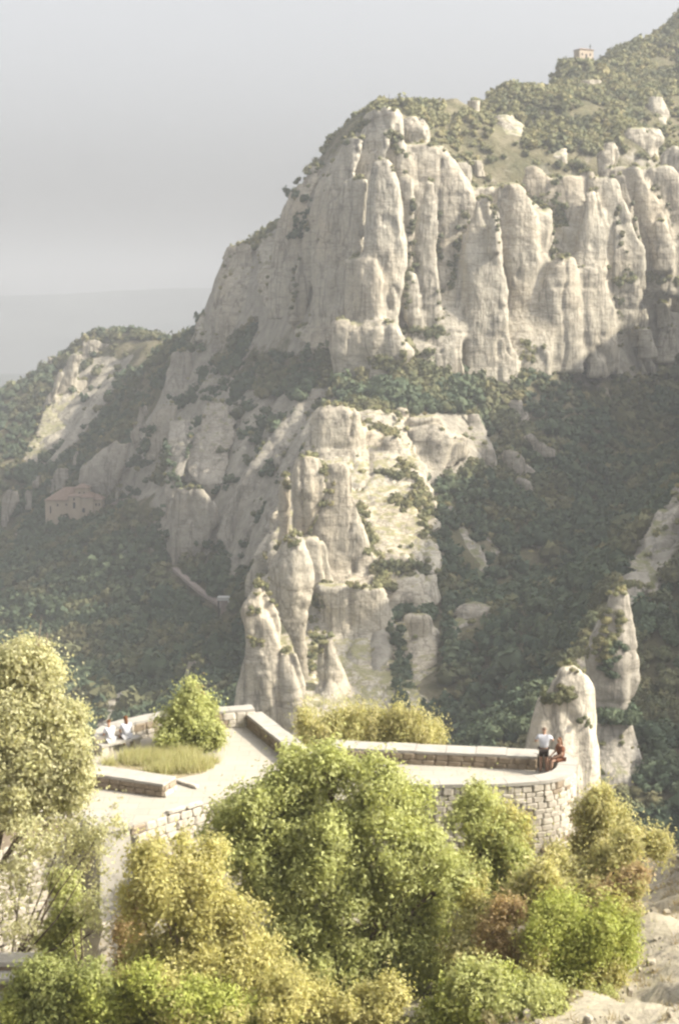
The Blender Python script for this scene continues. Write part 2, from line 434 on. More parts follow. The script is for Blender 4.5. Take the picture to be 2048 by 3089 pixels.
def gz(x, y):
    """height of the built sheet (bilinear)"""
    fx = np.clip((x - gx[0]) / STEP, 0, len(gx) - 1.001); fy = np.clip((y - gy[0]) / STEP, 0, len(gy) - 1.001)
    i = fx.astype(int); j = fy.astype(int); u = fx - i; v = fy - j
    return (GZ[j, i] * (1 - u) + GZ[j, i + 1] * u) * (1 - v) + (GZ[j + 1, i] * (1 - u) + GZ[j + 1, i + 1] * u) * v

def sight_hit(px, py, y0=200.0, y1=980.0):
    """distance (y) at which a sight line first meets the mountain sheet"""
    Y = np.arange(y0, y1, 2.0)
    P = at(px, py, Y)
    h = np.nonzero(P[:, 2] < gz(P[:, 0], P[:, 1]))[0]
    return Y[h[0]] if len(h) else y1

RK = RM
mountain.data.color_attributes.new('Rocky', 'FLOAT_COLOR', 'POINT').data.foreach_set('color', np.repeat(RK.reshape(-1, 1), 4, axis=1).astype(np.float32).ravel())

# plain and far hills beyond the mountain
PLAIN_Z = -190.0
pm = MB(); pm.add([(-9000, 300, PLAIN_Z), (9000, 300, PLAIN_Z), (9000, 9000, PLAIN_Z), (-9000, 9000, PLAIN_Z)], [(0, 1, 2, 3)])
tag(pm.build('plain', M['plain']), kind='structure')
def far_range(name, Y, ztop, seed, depth=900):
    xs = np.linspace(-5200, 5200, 160); ys = np.linspace(-1, 1, 14)
    X, T = np.meshgrid(xs, ys)
    crest = ztop(X) + 9 * fbm(X / 500, 0 * X, 0 * X, seed, 4)
    Z = PLAIN_Z - 5 + (crest - PLAIN_Z) * np.clip(1 - np.abs(T), 0, 1) ** 0.8 + 6 * fbm(X / 260, T * 3, 0 * X, seed + 3, 4) * (1 - np.abs(T))
    o = link(name, new_mesh(name, np.stack([X, Y + T * depth, Z], -1).reshape(-1, 3), grid_faces(160, 14), M['hill'], True))
    tag(o, kind='structure')
far_range('far_hills', 4300, lambda x: 20 + 32 / (1 + np.exp(-(x + 730) / 90)), 21)
far_range('far_hills', 2100, lambda x: -88 + 12 * np.sin(x / 300.0), 33, 420)

# ------------------------------------------------------------------ rocks
ROCKS = []     # for keeping trees out of the rock
ROCK_SURF = []
FRONT = []
OUTLINE = []   # bare faces, kept free of scrub
def rock(rows, conv, Y, name='rock_column', parent=mountain, mat='rock', depth=0.8, seed=None, lean=0.0, ext=0.12, rough=1.0, sq=2.5, dome=0.55, veg=1.0, fit=0.15, skew=0.0, fat=1.0, fuse=None):
    """rows: (y, left, right[, extra depth]) down the rock as measured; every rock has its own distance, width and thickness"""
    seed = seed if seed is not None else int(rng.integers(1, 9999))
    r = []; pix = []
    for q in rows:
        xl, yy = conv(q[1], q[0]); xr, _ = conv(q[2], q[0])
        Yr = Y + (q[3] if len(q) > 3 else 0)
        pix.append((yy, xl, xr))
        if fit:
            aw = (xr - xl) / 2 / F * Yr
            Yr = min(Yr, sight_hit((xl + xr) / 2, yy) + fit * aw * depth)
        L, Rr = at(xl, yy, Yr), at(xr, yy, Yr)
        r.append((L[2], (L[0] + Rr[0]) / 2, (Rr[0] - L[0]) / 2, Yr))
    r = np.array(r)
    if len(r) > 1: r[0, 2] = 0.7 * r[0, 2] + 0.3 * r[1, 2]
    r[:, 2] *= fat
    top = r[0].copy(); a0 = max(top[2], 0.4)
    hgt = r[0, 0] - r[-1, 0]
    bot = r[-1].copy(); bot[0] -= max(ext * hgt, 3.0); bot[2] *= 1.08
    r = np.vstack([r, bot])
    h_all = r[0, 0] - r[-1, 0]
    wmean = r[:, 2].mean()
    res = 1.25 if Y > 260 else 0.9
    nv = int(np.clip(h_all / res, 14, 84)); nu = int(np.clip(2 * math.pi * wmean / res, 24, 76))
    zz = np.linspace(r[0, 0], r[-1, 0], nv)
    def ip(k):
        v = np.interp(-zz, -r[:, 0], r[:, k])
        ker = max(1, nv // 16)
        pad = np.pad(v, ker, mode='edge')
        return np.convolve(pad, np.ones(2 * ker + 1) / (2 * ker + 1), 'valid')
    cx, aa, yy = ip(1), ip(2), ip(3)
    # rounded head
    nd = 6
    ph = np.linspace(math.pi / 2, 0, nd, endpoint=False)
    zz = np.concatenate([zz[0] + a0 * dome * np.sin(ph), zz]); cx = np.concatenate([np.full(nd, cx[0]), cx]); yy = np.concatenate([np.full(nd, yy[0]), yy])
    aa = np.concatenate([np.maximum(aa[0] * np.cos(ph), 0.02), aa])
    th = np.linspace(0, 2 * math.pi, nu, endpoint=False) + seed
    ct, st = np.cos(th), np.sin(th)
    e = 2.0 / sq
    ux = np.sign(ct) * np.abs(ct) ** e; uy = np.sign(st) * np.abs(st) ** e
    Zg, _ = np.meshgrid(zz, th, indexing='ij')
    A = aa[:, None]
    bx = cx[:, None] + A * ux[None, :]; by = yy[:, None] + A * depth * uy[None, :] - skew * A * ux[None, :]
    sc = max(2.0, min(14.0, wmean * 1.1))
    wx = bx + 2.2 * vnoise(bx / 9, by / 9, Zg / 11, seed + 51); wy = by + 2.2 * vnoise(bx / 9, by / 9, Zg / 11, seed + 52)
    d = 0.20 * fbm(wx / sc, wy / sc, Zg / (sc * 3.2), seed, 4)
    d += 0.15 - 0.30 * np.abs(vnoise(wx / (sc * 0.62), wy / (sc * 0.62), Zg / (sc * 5), seed + 5))      # flutes
    ds = (0.22 * vnoise(bx / 40, by / 40, Zg / 2.6, seed + 9) + 0.7 * fbm(wx / 3.6, wy / 3.6, Zg / 11.0, seed + 2, 3)) * rough
    ds -= 0.9 * np.clip(0.16 - np.abs(vnoise(wx / 4.5, wy / 4.5, Zg / 30, seed + 61)), 0, 1) * 6 * rough   # cracks
    groove = vnoise(0 * Zg + seed, bx / 60, Zg / 9.0, seed + 31)
    ds -= np.clip(groove - 0.4, 0, 1) * 1.0 * rough
    ds *= min(1.0, wmean / 5.0)
    k = 1 + d + ds / np.maximum(A, 0.8)
    P = np.stack([cx[:, None] + (bx - cx[:, None]) * k, yy[:, None] + (by - yy[:, None]) * k, Zg + 0.5 * vnoise(bx / 5, by / 5, Zg / 5, seed + 77) * min(1, wmean / 4)], -1)
    nr = len(zz)
    i = np.arange((nr - 1) * nu).reshape(nr - 1, nu)
    j = np.roll(i, -1, axis=1)
    Fq = np.stack([i.ravel(), (i + nu).ravel(), (j + nu).ravel(), j.ravel()], 1)
    capt, capb = np.arange(nu)[None, :], (np.arange(nu) + (nr - 1) * nu)[None, ::-1]
    if fuse:
        FUSE.setdefault(fuse, []).append((P.reshape(-1, 3), Fq, capt, capb)); o = None
    else:
        o = link(name, new_mesh(name, P.reshape(-1, 3), [Fq, capt, capb], M[mat], True), parent)
    ROCKS.append((zz[0], zz[-1], zz, cx, aa, yy, depth)); OUTLINE.append((np.array(pix), float(r[:, 3].mean()))); FRONT.append((np.array(pix), r[:len(pix), 3].copy(), depth, skew))
    if veg > 0:
        n = np.cross(P[1:, :] - P[:-1, :], np.roll(P, -1, 1)[:-1] - P[:-1])
        n = n / (np.linalg.norm(n, axis=-1, keepdims=True) + 1e-9)
        ROCK_SURF.append((P[:-1].reshape(-1, 3), n.reshape(-1, 3), veg, wmean, Y))
    return o

FUSE = {}
def fused(key, name, mat, voxel=0.9, smooth=3, amp=1.0, parent=mountain):
    """melts the measured columns and walls of one crag into a single continuous rock face"""
    V, Q, T, b = [], [], [], 0
    for P_, q_, t_, bb_ in FUSE[key]:
        V.append(P_); Q += (q_ + b).tolist(); T += (t_ + b).tolist() + (bb_ + b).tolist(); b += len(P_)
    me = bpy.data.meshes.new('tmp'); me.from_pydata(np.concatenate(V).tolist(), [], Q + T)
    bm = bmesh.new(); bm.from_mesh(me); bmesh.ops.recalc_face_normals(bm, faces=bm.faces); bm.to_mesh(me); bm.free()
    t_o = bpy.data.objects.new('tmp', me); C.objects.link(t_o)
    r_ = t_o.modifiers.new('r', 'REMESH'); r_.mode = 'VOXEL'; r_.voxel_size = voxel; r_.adaptivity = 0.0
    sm = t_o.modifiers.new('s', 'SMOOTH'); sm.factor = 0.5; sm.iterations = smooth
    dg = bpy.context.evaluated_depsgraph_get(); dg.update()
    out = bpy.data.meshes.new_from_object(t_o.evaluated_get(dg)); bpy.data.objects.remove(t_o); bpy.data.meshes.remove(me)
    n_ = len(out.vertices); co = np.empty(n_ * 3, np.float32); out.vertices.foreach_get('co', co); co = co.reshape(-1, 3).astype(float)
    nn = np.empty(n_ * 3, np.float32); out.vertex_normals.foreach_get('vector', nn); nn = nn.reshape(-1, 3)
    x, y, z = co.T
    wx = x + 1.6 * vnoise(x / 8, y / 8, z / 9, 301); wy = y + 1.6 * vnoise(x / 8, y / 8, z / 9, 302); wz = z + 1.0 * vnoise(x / 10, y / 10, z / 10, 303)
    d = 0.75 * fbm(wx / 5, wy / 5, z / 16, 304, 4)
    d -= 1.6 * np.clip(1 - np.abs(vnoise(wx / 6.5, wy / 6.5, z / 60, 305)) / 0.10, 0, 1)       # upright joints
    d -= 0.55 * np.clip(1 - np.abs(vnoise(wx / 38, wy / 38, wz / 8, 306)) / 0.06, 0, 1)        # bedding joints
    d += 0.35 * vnoise(wx / 1.9, wy / 1.9, z / 2.2, 307)
    co += nn * (d * amp)[:, None]
    out.vertices.foreach_set('co', co.astype(np.float32).ravel()); out.update()
    out.materials.clear(); out.materials.append(M[mat]); out.polygons.foreach_set('use_smooth', np.ones(len(out.polygons), bool)); out.name = name
    o = link(name, out, parent); print('fused', key, len(out.polygons))
    return o
def Yc(zx): return 500 + (zx - 450) * 0.052 if zx > 450 else 500 + (450 - zx) * 0.085
# --- main cliff: broad rock wall behind, then its columns, measured on the enlarged upper right part
rock([(560, 440, 640), (700, 420, 780), (900, 390, 800), (1200, 380, 760), (1330, 400, 720)], c2, 523, name='rock_wall', depth=0.22, sq=4, dome=0.1, veg=0.5, fit=0.3, fuse='cliff')
rock([(720, 680, 900), (800, 660, 1060), (1000, 640, 1100), (1200, 650, 1080), (1360, 680, 1060)], c2, 531, name='rock_wall', depth=0.22, sq=4, dome=0.1, veg=0.5, fit=0.3, fuse='cliff')
rock([(680, 1080, 1280), (800, 1020, 1380), (1000, 1010, 1420), (1200, 1010, 1380), (1340, 1040, 1330)], c2, 541, name='rock_wall', depth=0.22, sq=4, dome=0.1, veg=0.5, fit=0.3, fuse='cliff')
rock([(640, 1300, 1500), (760, 1290, 1600), (950, 1330, 1640), (1080, 1360, 1640)], c2, 562, name='rock_wall', depth=0.22, sq=4, dome=0.1, veg=0.5, fit=0.3, fuse='cliff')
rock([(632, 420, 480), (660, 402, 498), (760, 388, 515), (900, 374, 522), (1000, 378, 524), (1100, 400, 520), (1250, 415, 500), (1330, 420, 500)], c2, 500, depth=0.6, fat=1.05, dome=0.8, fuse='cliff')
rock([(990, 315, 400), (1050, 305, 440), (1200, 302, 452), (1330, 315, 440), (1400, 300, 420)], c2, 500, skew=0.4, fuse='cliff')
rock([(440, 395, 480), (500, 330, 480), (600, 248, 450), (700, 205, 430), (800, 182, 420), (900, 172, 400), (1000, 165, 380), (1100, 160, 350), (1240, 155, 330), (1310, 190, 330)], c2, 522, depth=0.45, sq=3, skew=0.75, fuse='cliff')
rock([(540, 300, 370), (700, 225, 330), (900, 190, 310), (1100, 170, 290), (1230, 170, 250)], c2, 514, depth=0.5, skew=0.6, fuse='cliff')
rock([(700, 300, 390), (900, 270, 390), (1100, 265, 350), (1260, 240, 330)], c2, 508, depth=0.5, skew=0.5, fuse='cliff')
rock([(645, 172, 215), (720, 105, 195), (760, 72, 170), (860, 38, 165), (1000, 22, 160), (1150, 8, 110)], c2, 552, depth=0.5, skew=0.7, fuse='cliff')
rock([(870, 150, 182), (1000, 122, 172), (1100, 102, 165), (1190, 92, 152)], c2, 532, depth=0.5, fat=1.12, dome=0.75, fuse='cliff')
rock([(1250, 242, 345), (1330, 255, 375), (1440, 262, 330)], c2, 494, depth=0.5, fat=1.12, dome=0.75, fuse='cliff')
rock([(1290, 330, 520), (1340, 380, 560), (1400, 380, 500), (1440, 400, 470)], c2, 494, depth=0.5, fat=1.12, dome=0.75, fuse='cliff')
rock([(458, 530, 595), (495, 502, 624), (540, 520, 622)], c2, 528, dome=0.3, fuse='cliff')
rock([(550, 558, 608), (600, 535, 606), (640, 540, 600)], c2, 525, dome=0.3, fuse='cliff')
rock([(440, 420, 510), (500, 440, 520), (560, 465, 520), (620, 480, 548), (700, 500, 572), (760, 515, 570)], c2, 520, depth=0.5, fat=1.12, dome=0.75, fuse='cliff')
rock([(680, 500, 560), (760, 520, 566), (900, 524, 560), (1000, 520, 552)], c2, 515, depth=0.5, fat=1.12, dome=0.75, fuse='cliff')
rock([(700, 602, 640), (760, 596, 645), (860, 572, 645), (960, 553, 640), (1050, 560, 650), (1130, 590, 665), (1240, 592, 650)], c2, 508, depth=0.5, fat=1.12, dome=0.75, fuse='cliff')
rock([(1040, 528, 560), (1120, 520, 575), (1220, 530, 590), (1250, 545, 590)], c2, 505, depth=0.5, fat=1.12, dome=0.75, fuse='cliff')
rock([(690, 668, 735), (760, 656, 755), (850, 650, 750), (980, 645, 740), (1100, 650, 705), (1200, 655, 700)], c2, 524, depth=0.5, fat=1.12, dome=0.75, fuse='cliff')
rock([(640, 712, 778), (690, 700, 775), (730, 690, 770)], c2, 533, depth=0.5, fat=1.12, dome=0.75, fuse='cliff')
rock([(775, 802, 845), (830, 777, 870), (900, 757, 890), (1000, 722, 892), (1100, 692, 892), (1200, 692, 897), (1290, 715, 902), (1400, 730, 950), (1440, 740, 930)], c2, 514, depth=0.5, fat=1.12, dome=0.75, fuse='cliff')
rock([(800, 850, 885), (850, 845, 892), (930, 850, 890)], c2, 509, depth=0.7, fuse='cliff')
rock([(725, 892, 960), (780, 880, 1005), (850, 885, 1022), (950, 890, 1028), (1100, 895, 1020), (1200, 900, 1010), (1290, 910, 995), (1370, 930, 975)], c2, 526, depth=0.5, fat=1.12, dome=0.75, fuse='cliff')
rock([(650, 988, 1045), (700, 975, 1075), (760, 990, 1080), (800, 1020, 1075)], c2, 540, depth=0.5, fat=1.12, dome=0.75, fuse='cliff')
rock([(800, 1032, 1080), (900, 1026, 1092), (990, 1040, 1092), (1060, 1050, 1090)], c2, 531, depth=0.5, fat=1.12, dome=0.75, fuse='cliff')
rock([(1000, 1085, 1170), (1100, 1035, 1195), (1200, 1030, 1205), (1300, 1035, 1210), (1370, 1060, 1210)], c2, 526, depth=0.5, skew=-0.25, fuse='cliff')
rock([(880, 1102, 1150), (1000, 1090, 1165), (1080, 1100, 1165)], c2, 535, depth=0.5, fat=1.12, dome=0.75, fuse='cliff')
rock([(660, 1190, 1235), (700, 1160, 1260), (780, 1150, 1300), (880, 1150, 1345), (1000, 1150, 1370), (1060, 1150, 1375)], c2, 541, depth=0.6, skew=-0.25, fuse='cliff')
rock([(740, 1200, 1270), (820, 1190, 1285), (900, 1170, 1290), (1000, 1160, 1290)], c2, 534, depth=0.5, skew=-0.25, fuse='cliff')
rock([(1022, 1165, 1285), (1100, 1168, 1308), (1200, 1180, 1325), (1300, 1195, 1330), (1390, 1215, 1310)], c2, 533, depth=0.6, dome=0.15, skew=-0.25, fuse='cliff')
rock([(1080, 1120, 1160), (1200, 1130, 1195), (1330, 1150, 1215)], c2, 529, depth=0.5, fat=1.12, dome=0.75, fuse='cliff')
rock([(640, 1382, 1410), (700, 1400, 1450), (800, 1410, 1500), (900, 1420, 1540), (980, 1440, 1545), (1060, 1440, 1530)], c2, 558, depth=0.5, fat=1.12, dome=0.75, fuse='cliff')
rock([(680, 1322, 1360), (760, 1330, 1390), (850, 1360, 1412), (950, 1380, 1428), (1060, 1390, 1440)], c2, 552, depth=0.5, fat=1.12, dome=0.75, fuse='cliff')
rock([(555, 1292, 1325), (600, 1252, 1330), (660, 1250, 1312), (700, 1265, 1300)], c2, 566, depth=0.5, fat=1.12, dome=0.75, fuse='cliff')
rock([(600, 1505, 1600), (700, 1492, 1640), (780, 1530, 1640), (1000, 1560, 1660)], c2, 575, depth=0.5, fat=1.12, dome=0.75, fuse='cliff')
rock([(860, 1460, 1520), (930, 1470, 1545), (1000, 1470, 1545)], c2, 553, depth=0.5, fat=1.12, dome=0.75, fuse='cliff')
for a, Yq in [([(440, 882, 920), (490, 842, 980), (540, 895, 975)], 590), ([(500, 1342, 1480), (530, 1332, 1500), (575, 1380, 1480)], 600), ([(370, 1462, 1500), (430, 1432, 1525), (475, 1470, 1520)], 640),
              ([(570, 1092, 1140), (600, 1062, 1140)], 578), ([(310, 1200, 1270), (330, 1190, 1270)], 660), ([(385, 765, 815), (410, 770, 810)], 600), ([(480, 1180, 1225), (495, 1170, 1225)], 615), ([(610, 770, 820), (640, 790, 830)], 552),
              ([(410, 1040, 1085), (440, 1030, 1085)], 625), ([(1090, 1372, 1400), (1200, 1372, 1452), (1290, 1385, 1440)], 560), ([(1150, 1472, 1520), (1210, 1480, 1540)], 568), ([(1250, 1400, 1460), (1330, 1420, 1480)], 556), ([(1240, 1500, 1560), (1350, 1480, 1540)], 568), ([(1030, 1555, 1620), (1150, 1550, 1640)], 572)]:
    rock(a, c2, Yq, name='boulder', dome=0.2, veg=0.9, fit=0.7, depth=0.7, rough=1.8)
# left skyline buttress
rock([(90, 1060, 1150), (150, 1030, 1200), (250, 1010, 1230), (350, 990, 1220), (420, 975, 1180), (480, 990, 1110)], c1, 628, depth=0.5, skew=0.6, fuse='cliff')
rock([(60, 1095, 1150), (140, 1085, 1170), (240, 1060, 1150), (330, 1050, 1130)], c1, 620, depth=0.6, skew=0.6, fuse='cliff')
rock([(50, 1200, 1300), (150, 1190, 1330), (300, 1190, 1340), (350, 1230, 1330)], c1, 600, depth=0.5, skew=0.6, fuse='cliff')
rock([(130, 1030, 1065), (260, 1000, 1045), (380, 970, 1020), (450, 965, 1010)], c1, 634, fuse='cliff')
rock([(395, 925, 965), (430, 905, 970), (480, 900, 980)], c1, 645, fuse='cliff')
rock([(0, 1330, 1400), (120, 1350, 1410), (300, 1350, 1400), (400, 1345, 1400), (450, 1360, 1420)], c1, 556, fuse='cliff')
rock([(460, 1360, 1510), (490, 1370, 1500), (530, 1440, 1520)], c1, 528, fuse='cliff')
# --- leaning grey slabs on the shaded left slope
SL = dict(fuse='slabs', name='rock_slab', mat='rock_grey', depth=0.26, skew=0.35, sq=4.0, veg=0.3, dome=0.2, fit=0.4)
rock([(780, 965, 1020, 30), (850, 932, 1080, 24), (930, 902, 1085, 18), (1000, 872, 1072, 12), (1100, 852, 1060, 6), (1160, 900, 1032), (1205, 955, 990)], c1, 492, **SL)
rock([(870, 795, 850, 20), (1000, 762, 880, 12), (1100, 757, 850, 6), (1200, 757, 800), (1350, 745, 790), (1440, 728, 760)], c1, 490, **SL)
rock([(870, 850, 910, 20), (1000, 830, 880, 12), (1100, 820, 860, 6), (1200, 800, 830)], c1, 488, **SL)
rock([(1190, 835, 920), (1260, 802, 1000), (1350, 790, 1012), (1450, 782, 960), (1530, 782, 900)], c1, 478, **SL)
rock([(720, 1452, 1540, 30), (800, 1382, 1500, 24), (900, 1292, 1440, 18), (1000, 1192, 1400, 12), (1100, 1142, 1340, 8), (1200, 1082, 1280, 4), (1300, 1032, 1200), (1400, 1012, 1150), (1500, 1008, 1080)], c1, 470, **SL)
rock([(960, 1420, 1500, 20), (1050, 1340, 1430, 12), (1200, 1270, 1330, 6), (1300, 1230, 1300), (1400, 1200, 1300), (1531, 1160, 1290)], c1, 448, **SL)
rock([(1240, 1200, 1260), (1360, 1150, 1210), (1460, 1100, 1170)], c1, 462, **SL)
rock([(840, 1400, 1450, 20), (940, 1330, 1380, 10), (1040, 1260, 1310)], c1, 468, **SL)
rock([(790, 772, 820), (850, 702, 815), (950, 682, 790), (1020, 672, 740)], c1, 540, **SL)
rock([(890, 602, 650), (950, 596, 652), (1000, 612, 640)], c1, 575, **SL)
rock([(800, 650, 690), (880, 620, 680)], c1, 590, **SL)
rock([(970, 532, 590), (1030, 442, 605), (1080, 382, 600), (1150, 357, 570), (1210, 420, 520)], c1, 598, **SL)
rock([(560, 795, 890), (650, 772, 880), (740, 752, 860)], c1, 618, **SL)
rock([(660, 962, 1040), (700, 925, 1040), (730, 915, 980)], c1, 585, **SL)
rock([(470, 1180, 1205), (540, 1140, 1200), (600, 1110, 1160), (660, 1090, 1130)], c1, 572, **SL)
rock([(760, 1190, 1235), (860, 1172, 1212)], c1, 522, **SL)
rock([(940, 1110, 1180), (1000, 1090, 1200), (1030, 1120, 1190)], c1, 500, **SL)
rock([(800, 990, 1080), (830, 960, 1040)], c1, 532, **SL)
rock([(870, 1090, 1125), (920, 1095, 1130)], c1, 512, **SL)
rock([(640, 1250, 1280), (670, 1255, 1285)], c1, 545, **SL)
rock([(480, 990, 1070), (540, 970, 1060), (600, 970, 1030)], c1, 612, **SL)
rock([(560, 900, 960), (620, 900, 940)], c1, 622, **SL)
rock([(1050, 720, 760), (1130, 715, 755)], c1, 555, **SL)
for a in [([(1090, 270, 315), (1130, 240, 320), (1180, 250, 300)], 622), ([(1120, 180, 200), (1160, 150, 190)], 640), ([(1140, 220, 260), (1190, 225, 265)], 628), ([(1190, 40, 90), (1240, 10, 100), (1300, 0, 60), (1340, 0, 40)], 640),
          ([(1190, 120, 160), (1260, 110, 160)], 632), ([(950, 450, 480), (990, 440, 470)], 650), ([(1180, 540, 575), (1215, 525, 555)], 580), ([(1100, 610, 650), (1150, 610, 640)], 570), ([(1340, 95, 140), (1400, 60, 100)], 600), ([(1010, 340, 380), (1050, 330, 360)], 645)]:
    rock(a[0], c1, a[1], **SL)
# --- far dome on the left with its pale ribs
RB = dict(fuse='dome', name='rock_rib', depth=0.5, veg=0.5, fat=1.25, fit=0.0)
rock([(500, 400, 470), (600, 320, 430), (700, 265, 400), (800, 220, 380), (900, 180, 340), (1000, 120, 290), (1080, 85, 200)], c1, 800, fuse='dome', depth=0.2, sq=3.5, fit=-0.3, veg=1.0, dome=0.2)
for a, Yq in [([(570, 335, 378), (660, 288, 352), (760, 242, 332), (860, 226, 302), (960, 212, 290), (1010, 215, 262)], 772), ([(650, 272, 300), (760, 216, 250), (860, 182, 228), (960, 132, 202), (1060, 92, 182), (1090, 90, 150)], 765),
              ([(520, 482, 515), (580, 466, 502), (630, 480, 496)], 800), ([(650, 402, 436), (720, 410, 432)], 790), ([(690, 372, 402), (800, 332, 382), (900, 292, 352), (1000, 232, 292)], 776), ([(570, 572, 600), (620, 552, 572), (690, 532, 552)], 800),
              ([(500, 425, 455), (560, 400, 430), (610, 390, 415)], 806), ([(590, 225, 250), (650, 220, 262)], 826), ([(700, 82, 105), (750, 52, 102), (820, 10, 72)], 845), ([(670, 130, 155), (700, 125, 150)], 838), ([(760, 20, 50), (830, -20, 20)], 840), ([(840, 330, 372), (900, 300, 340)], 768), ([(640, 380, 398), (760, 360, 380)], 788)]:
    rock(a, c1, Yq, **RB)

# --- free-standing pinnacles in the middle, measured on the enlarged centre
def pinnacle(rows, conv, Y, label, name='rock_pinnacle', **kw):
    mt = kw.pop('mat', 'rock_mid')
    rock(rows, conv, Y, name=name, parent=None, mat=mt, fuse=label, **kw)
    o = fused(label, name, mt, 0.55 if Y > 200 else 0.4, 2, 0.7 if Y > 200 else 0.45, None)
    return tag(o, label, 'rock')
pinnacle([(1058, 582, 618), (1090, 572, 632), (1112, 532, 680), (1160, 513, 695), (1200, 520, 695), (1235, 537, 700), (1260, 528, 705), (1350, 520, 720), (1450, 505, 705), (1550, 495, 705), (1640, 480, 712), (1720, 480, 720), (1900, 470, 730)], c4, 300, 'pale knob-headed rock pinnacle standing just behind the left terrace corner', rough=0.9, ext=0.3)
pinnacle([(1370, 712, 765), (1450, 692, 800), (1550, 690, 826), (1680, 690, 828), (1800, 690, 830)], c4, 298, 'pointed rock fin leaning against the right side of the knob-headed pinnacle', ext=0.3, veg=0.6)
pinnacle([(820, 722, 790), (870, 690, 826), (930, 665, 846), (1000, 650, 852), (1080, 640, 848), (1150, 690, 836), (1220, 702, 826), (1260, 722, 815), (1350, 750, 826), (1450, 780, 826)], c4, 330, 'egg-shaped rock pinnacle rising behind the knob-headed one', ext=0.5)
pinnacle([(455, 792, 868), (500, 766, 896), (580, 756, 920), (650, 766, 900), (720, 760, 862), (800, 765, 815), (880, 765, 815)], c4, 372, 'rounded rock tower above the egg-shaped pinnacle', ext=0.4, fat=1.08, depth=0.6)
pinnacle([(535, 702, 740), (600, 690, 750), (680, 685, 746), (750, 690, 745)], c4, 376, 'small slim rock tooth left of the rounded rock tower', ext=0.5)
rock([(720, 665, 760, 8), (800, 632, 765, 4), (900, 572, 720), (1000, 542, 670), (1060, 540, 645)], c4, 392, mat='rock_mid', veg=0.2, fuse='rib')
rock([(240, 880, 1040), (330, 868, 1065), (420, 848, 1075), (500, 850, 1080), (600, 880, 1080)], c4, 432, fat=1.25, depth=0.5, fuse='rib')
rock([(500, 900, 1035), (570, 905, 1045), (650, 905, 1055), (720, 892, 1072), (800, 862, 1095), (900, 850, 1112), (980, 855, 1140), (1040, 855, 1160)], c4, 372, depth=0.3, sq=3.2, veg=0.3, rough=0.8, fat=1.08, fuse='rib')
rock([(1052, 860, 1160), (1110, 885, 1186), (1200, 915, 1206), (1300, 925, 1240), (1400, 925, 1250), (1500, 915, 1256), (1620, 900, 1258), (1750, 890, 1262)], c4, 355, depth=0.32, sq=3.2, dome=0.06, veg=0.15, rough=0.8, fat=1.06, fuse='rib')
rock([(1290, 872, 935), (1400, 865, 980), (1500, 880, 1020), (1600, 890, 1046), (1700, 890, 1060)], c4, 325, veg=0.6, fuse='rib')
rock([(1200, 1275, 1400), (1300, 1300, 1470), (1450, 1292, 1472), (1550, 1288, 1462), (1630, 1330, 1432)], c4, 345, depth=0.6, mat='rock_mid', fuse='rib')
CB = dict(fuse='rib', name='crag', mat='rock_mid', depth=0.4, sq=3.0, veg=0.4)
rock([(240, 900, 1240), (400, 860, 1330), (560, 780, 1390), (720, 720, 1420), (900, 660, 1430), (1050, 640, 1400)], c4, 470, name='rock_wall', mat='rock_mid', depth=0.26, sq=4, veg=1.0, dome=0.1, fit=-1.3, rough=1.5, fuse='rib')
rock([(1000, 660, 1330), (1150, 650, 1330), (1300, 620, 1320), (1450, 560, 1310), (1660, 500, 1300)], c4, 420, name='rock_wall', mat='rock_mid', depth=0.24, sq=4, veg=0.6, dome=0.05, fit=-0.9, rough=1.5, fuse='rib')
rock([(900, 1200, 1440), (1100, 1240, 1560), (1300, 1280, 1560), (1500, 1290, 1500), (1660, 1300, 1460)], c4, 420, name='rock_wall', mat='rock_grey', depth=0.2, sq=3.5, veg=1.0, dome=0.1, fit=0.0, rough=1.5, fuse='rib')
rock([(860, 730, 900), (1000, 720, 940), (1200, 740, 1000), (1400, 720, 1000), (1650, 700, 1000)], c4, 362, **CB)
rock([(420, 860, 1100), (560, 840, 1160), (700, 830, 1240), (900, 820, 1300)], c4, 436, **CB)
rock([(940, 1160, 1330), (1100, 1180, 1440), (1300, 1220, 1480), (1600, 1230, 1470)], c4, 372, **CB)
CL = dict(fuse='rib', name='crag', mat='rock_mid', depth=0.6, fat=1.1)
for a, Yq in [([(230, 1085, 1185), (330, 1140, 1210)], 448), ([(330, 1035, 1150), (420, 1030, 1160), (500, 1040, 1130)], 436), ([(360, 1180, 1262), (430, 1166, 1280), (510, 1180, 1276)], 430), ([(230, 1220, 1300), (300, 1200, 1300)], 462),
              ([(280, 1330, 1420), (340, 1300, 1560), (430, 1300, 1570), (520, 1340, 1450)], 448), ([(570, 1045, 1380), (630, 1050, 1395)], 424), ([(700, 1135, 1300), (800, 1128, 1370), (870, 1150, 1372), (920, 1230, 1300)], 404),
              ([(620, 1050, 1130), (700, 1070, 1130), (780, 1090, 1130)], 410), ([(240, 990, 1080), (300, 980, 1050)], 450)]:
    rock(a, c4, Yq, **CL)
CG = dict(fuse='valley', name='crag', mat='rock_grey', depth=0.4, fit=0.3, rough=1.5)
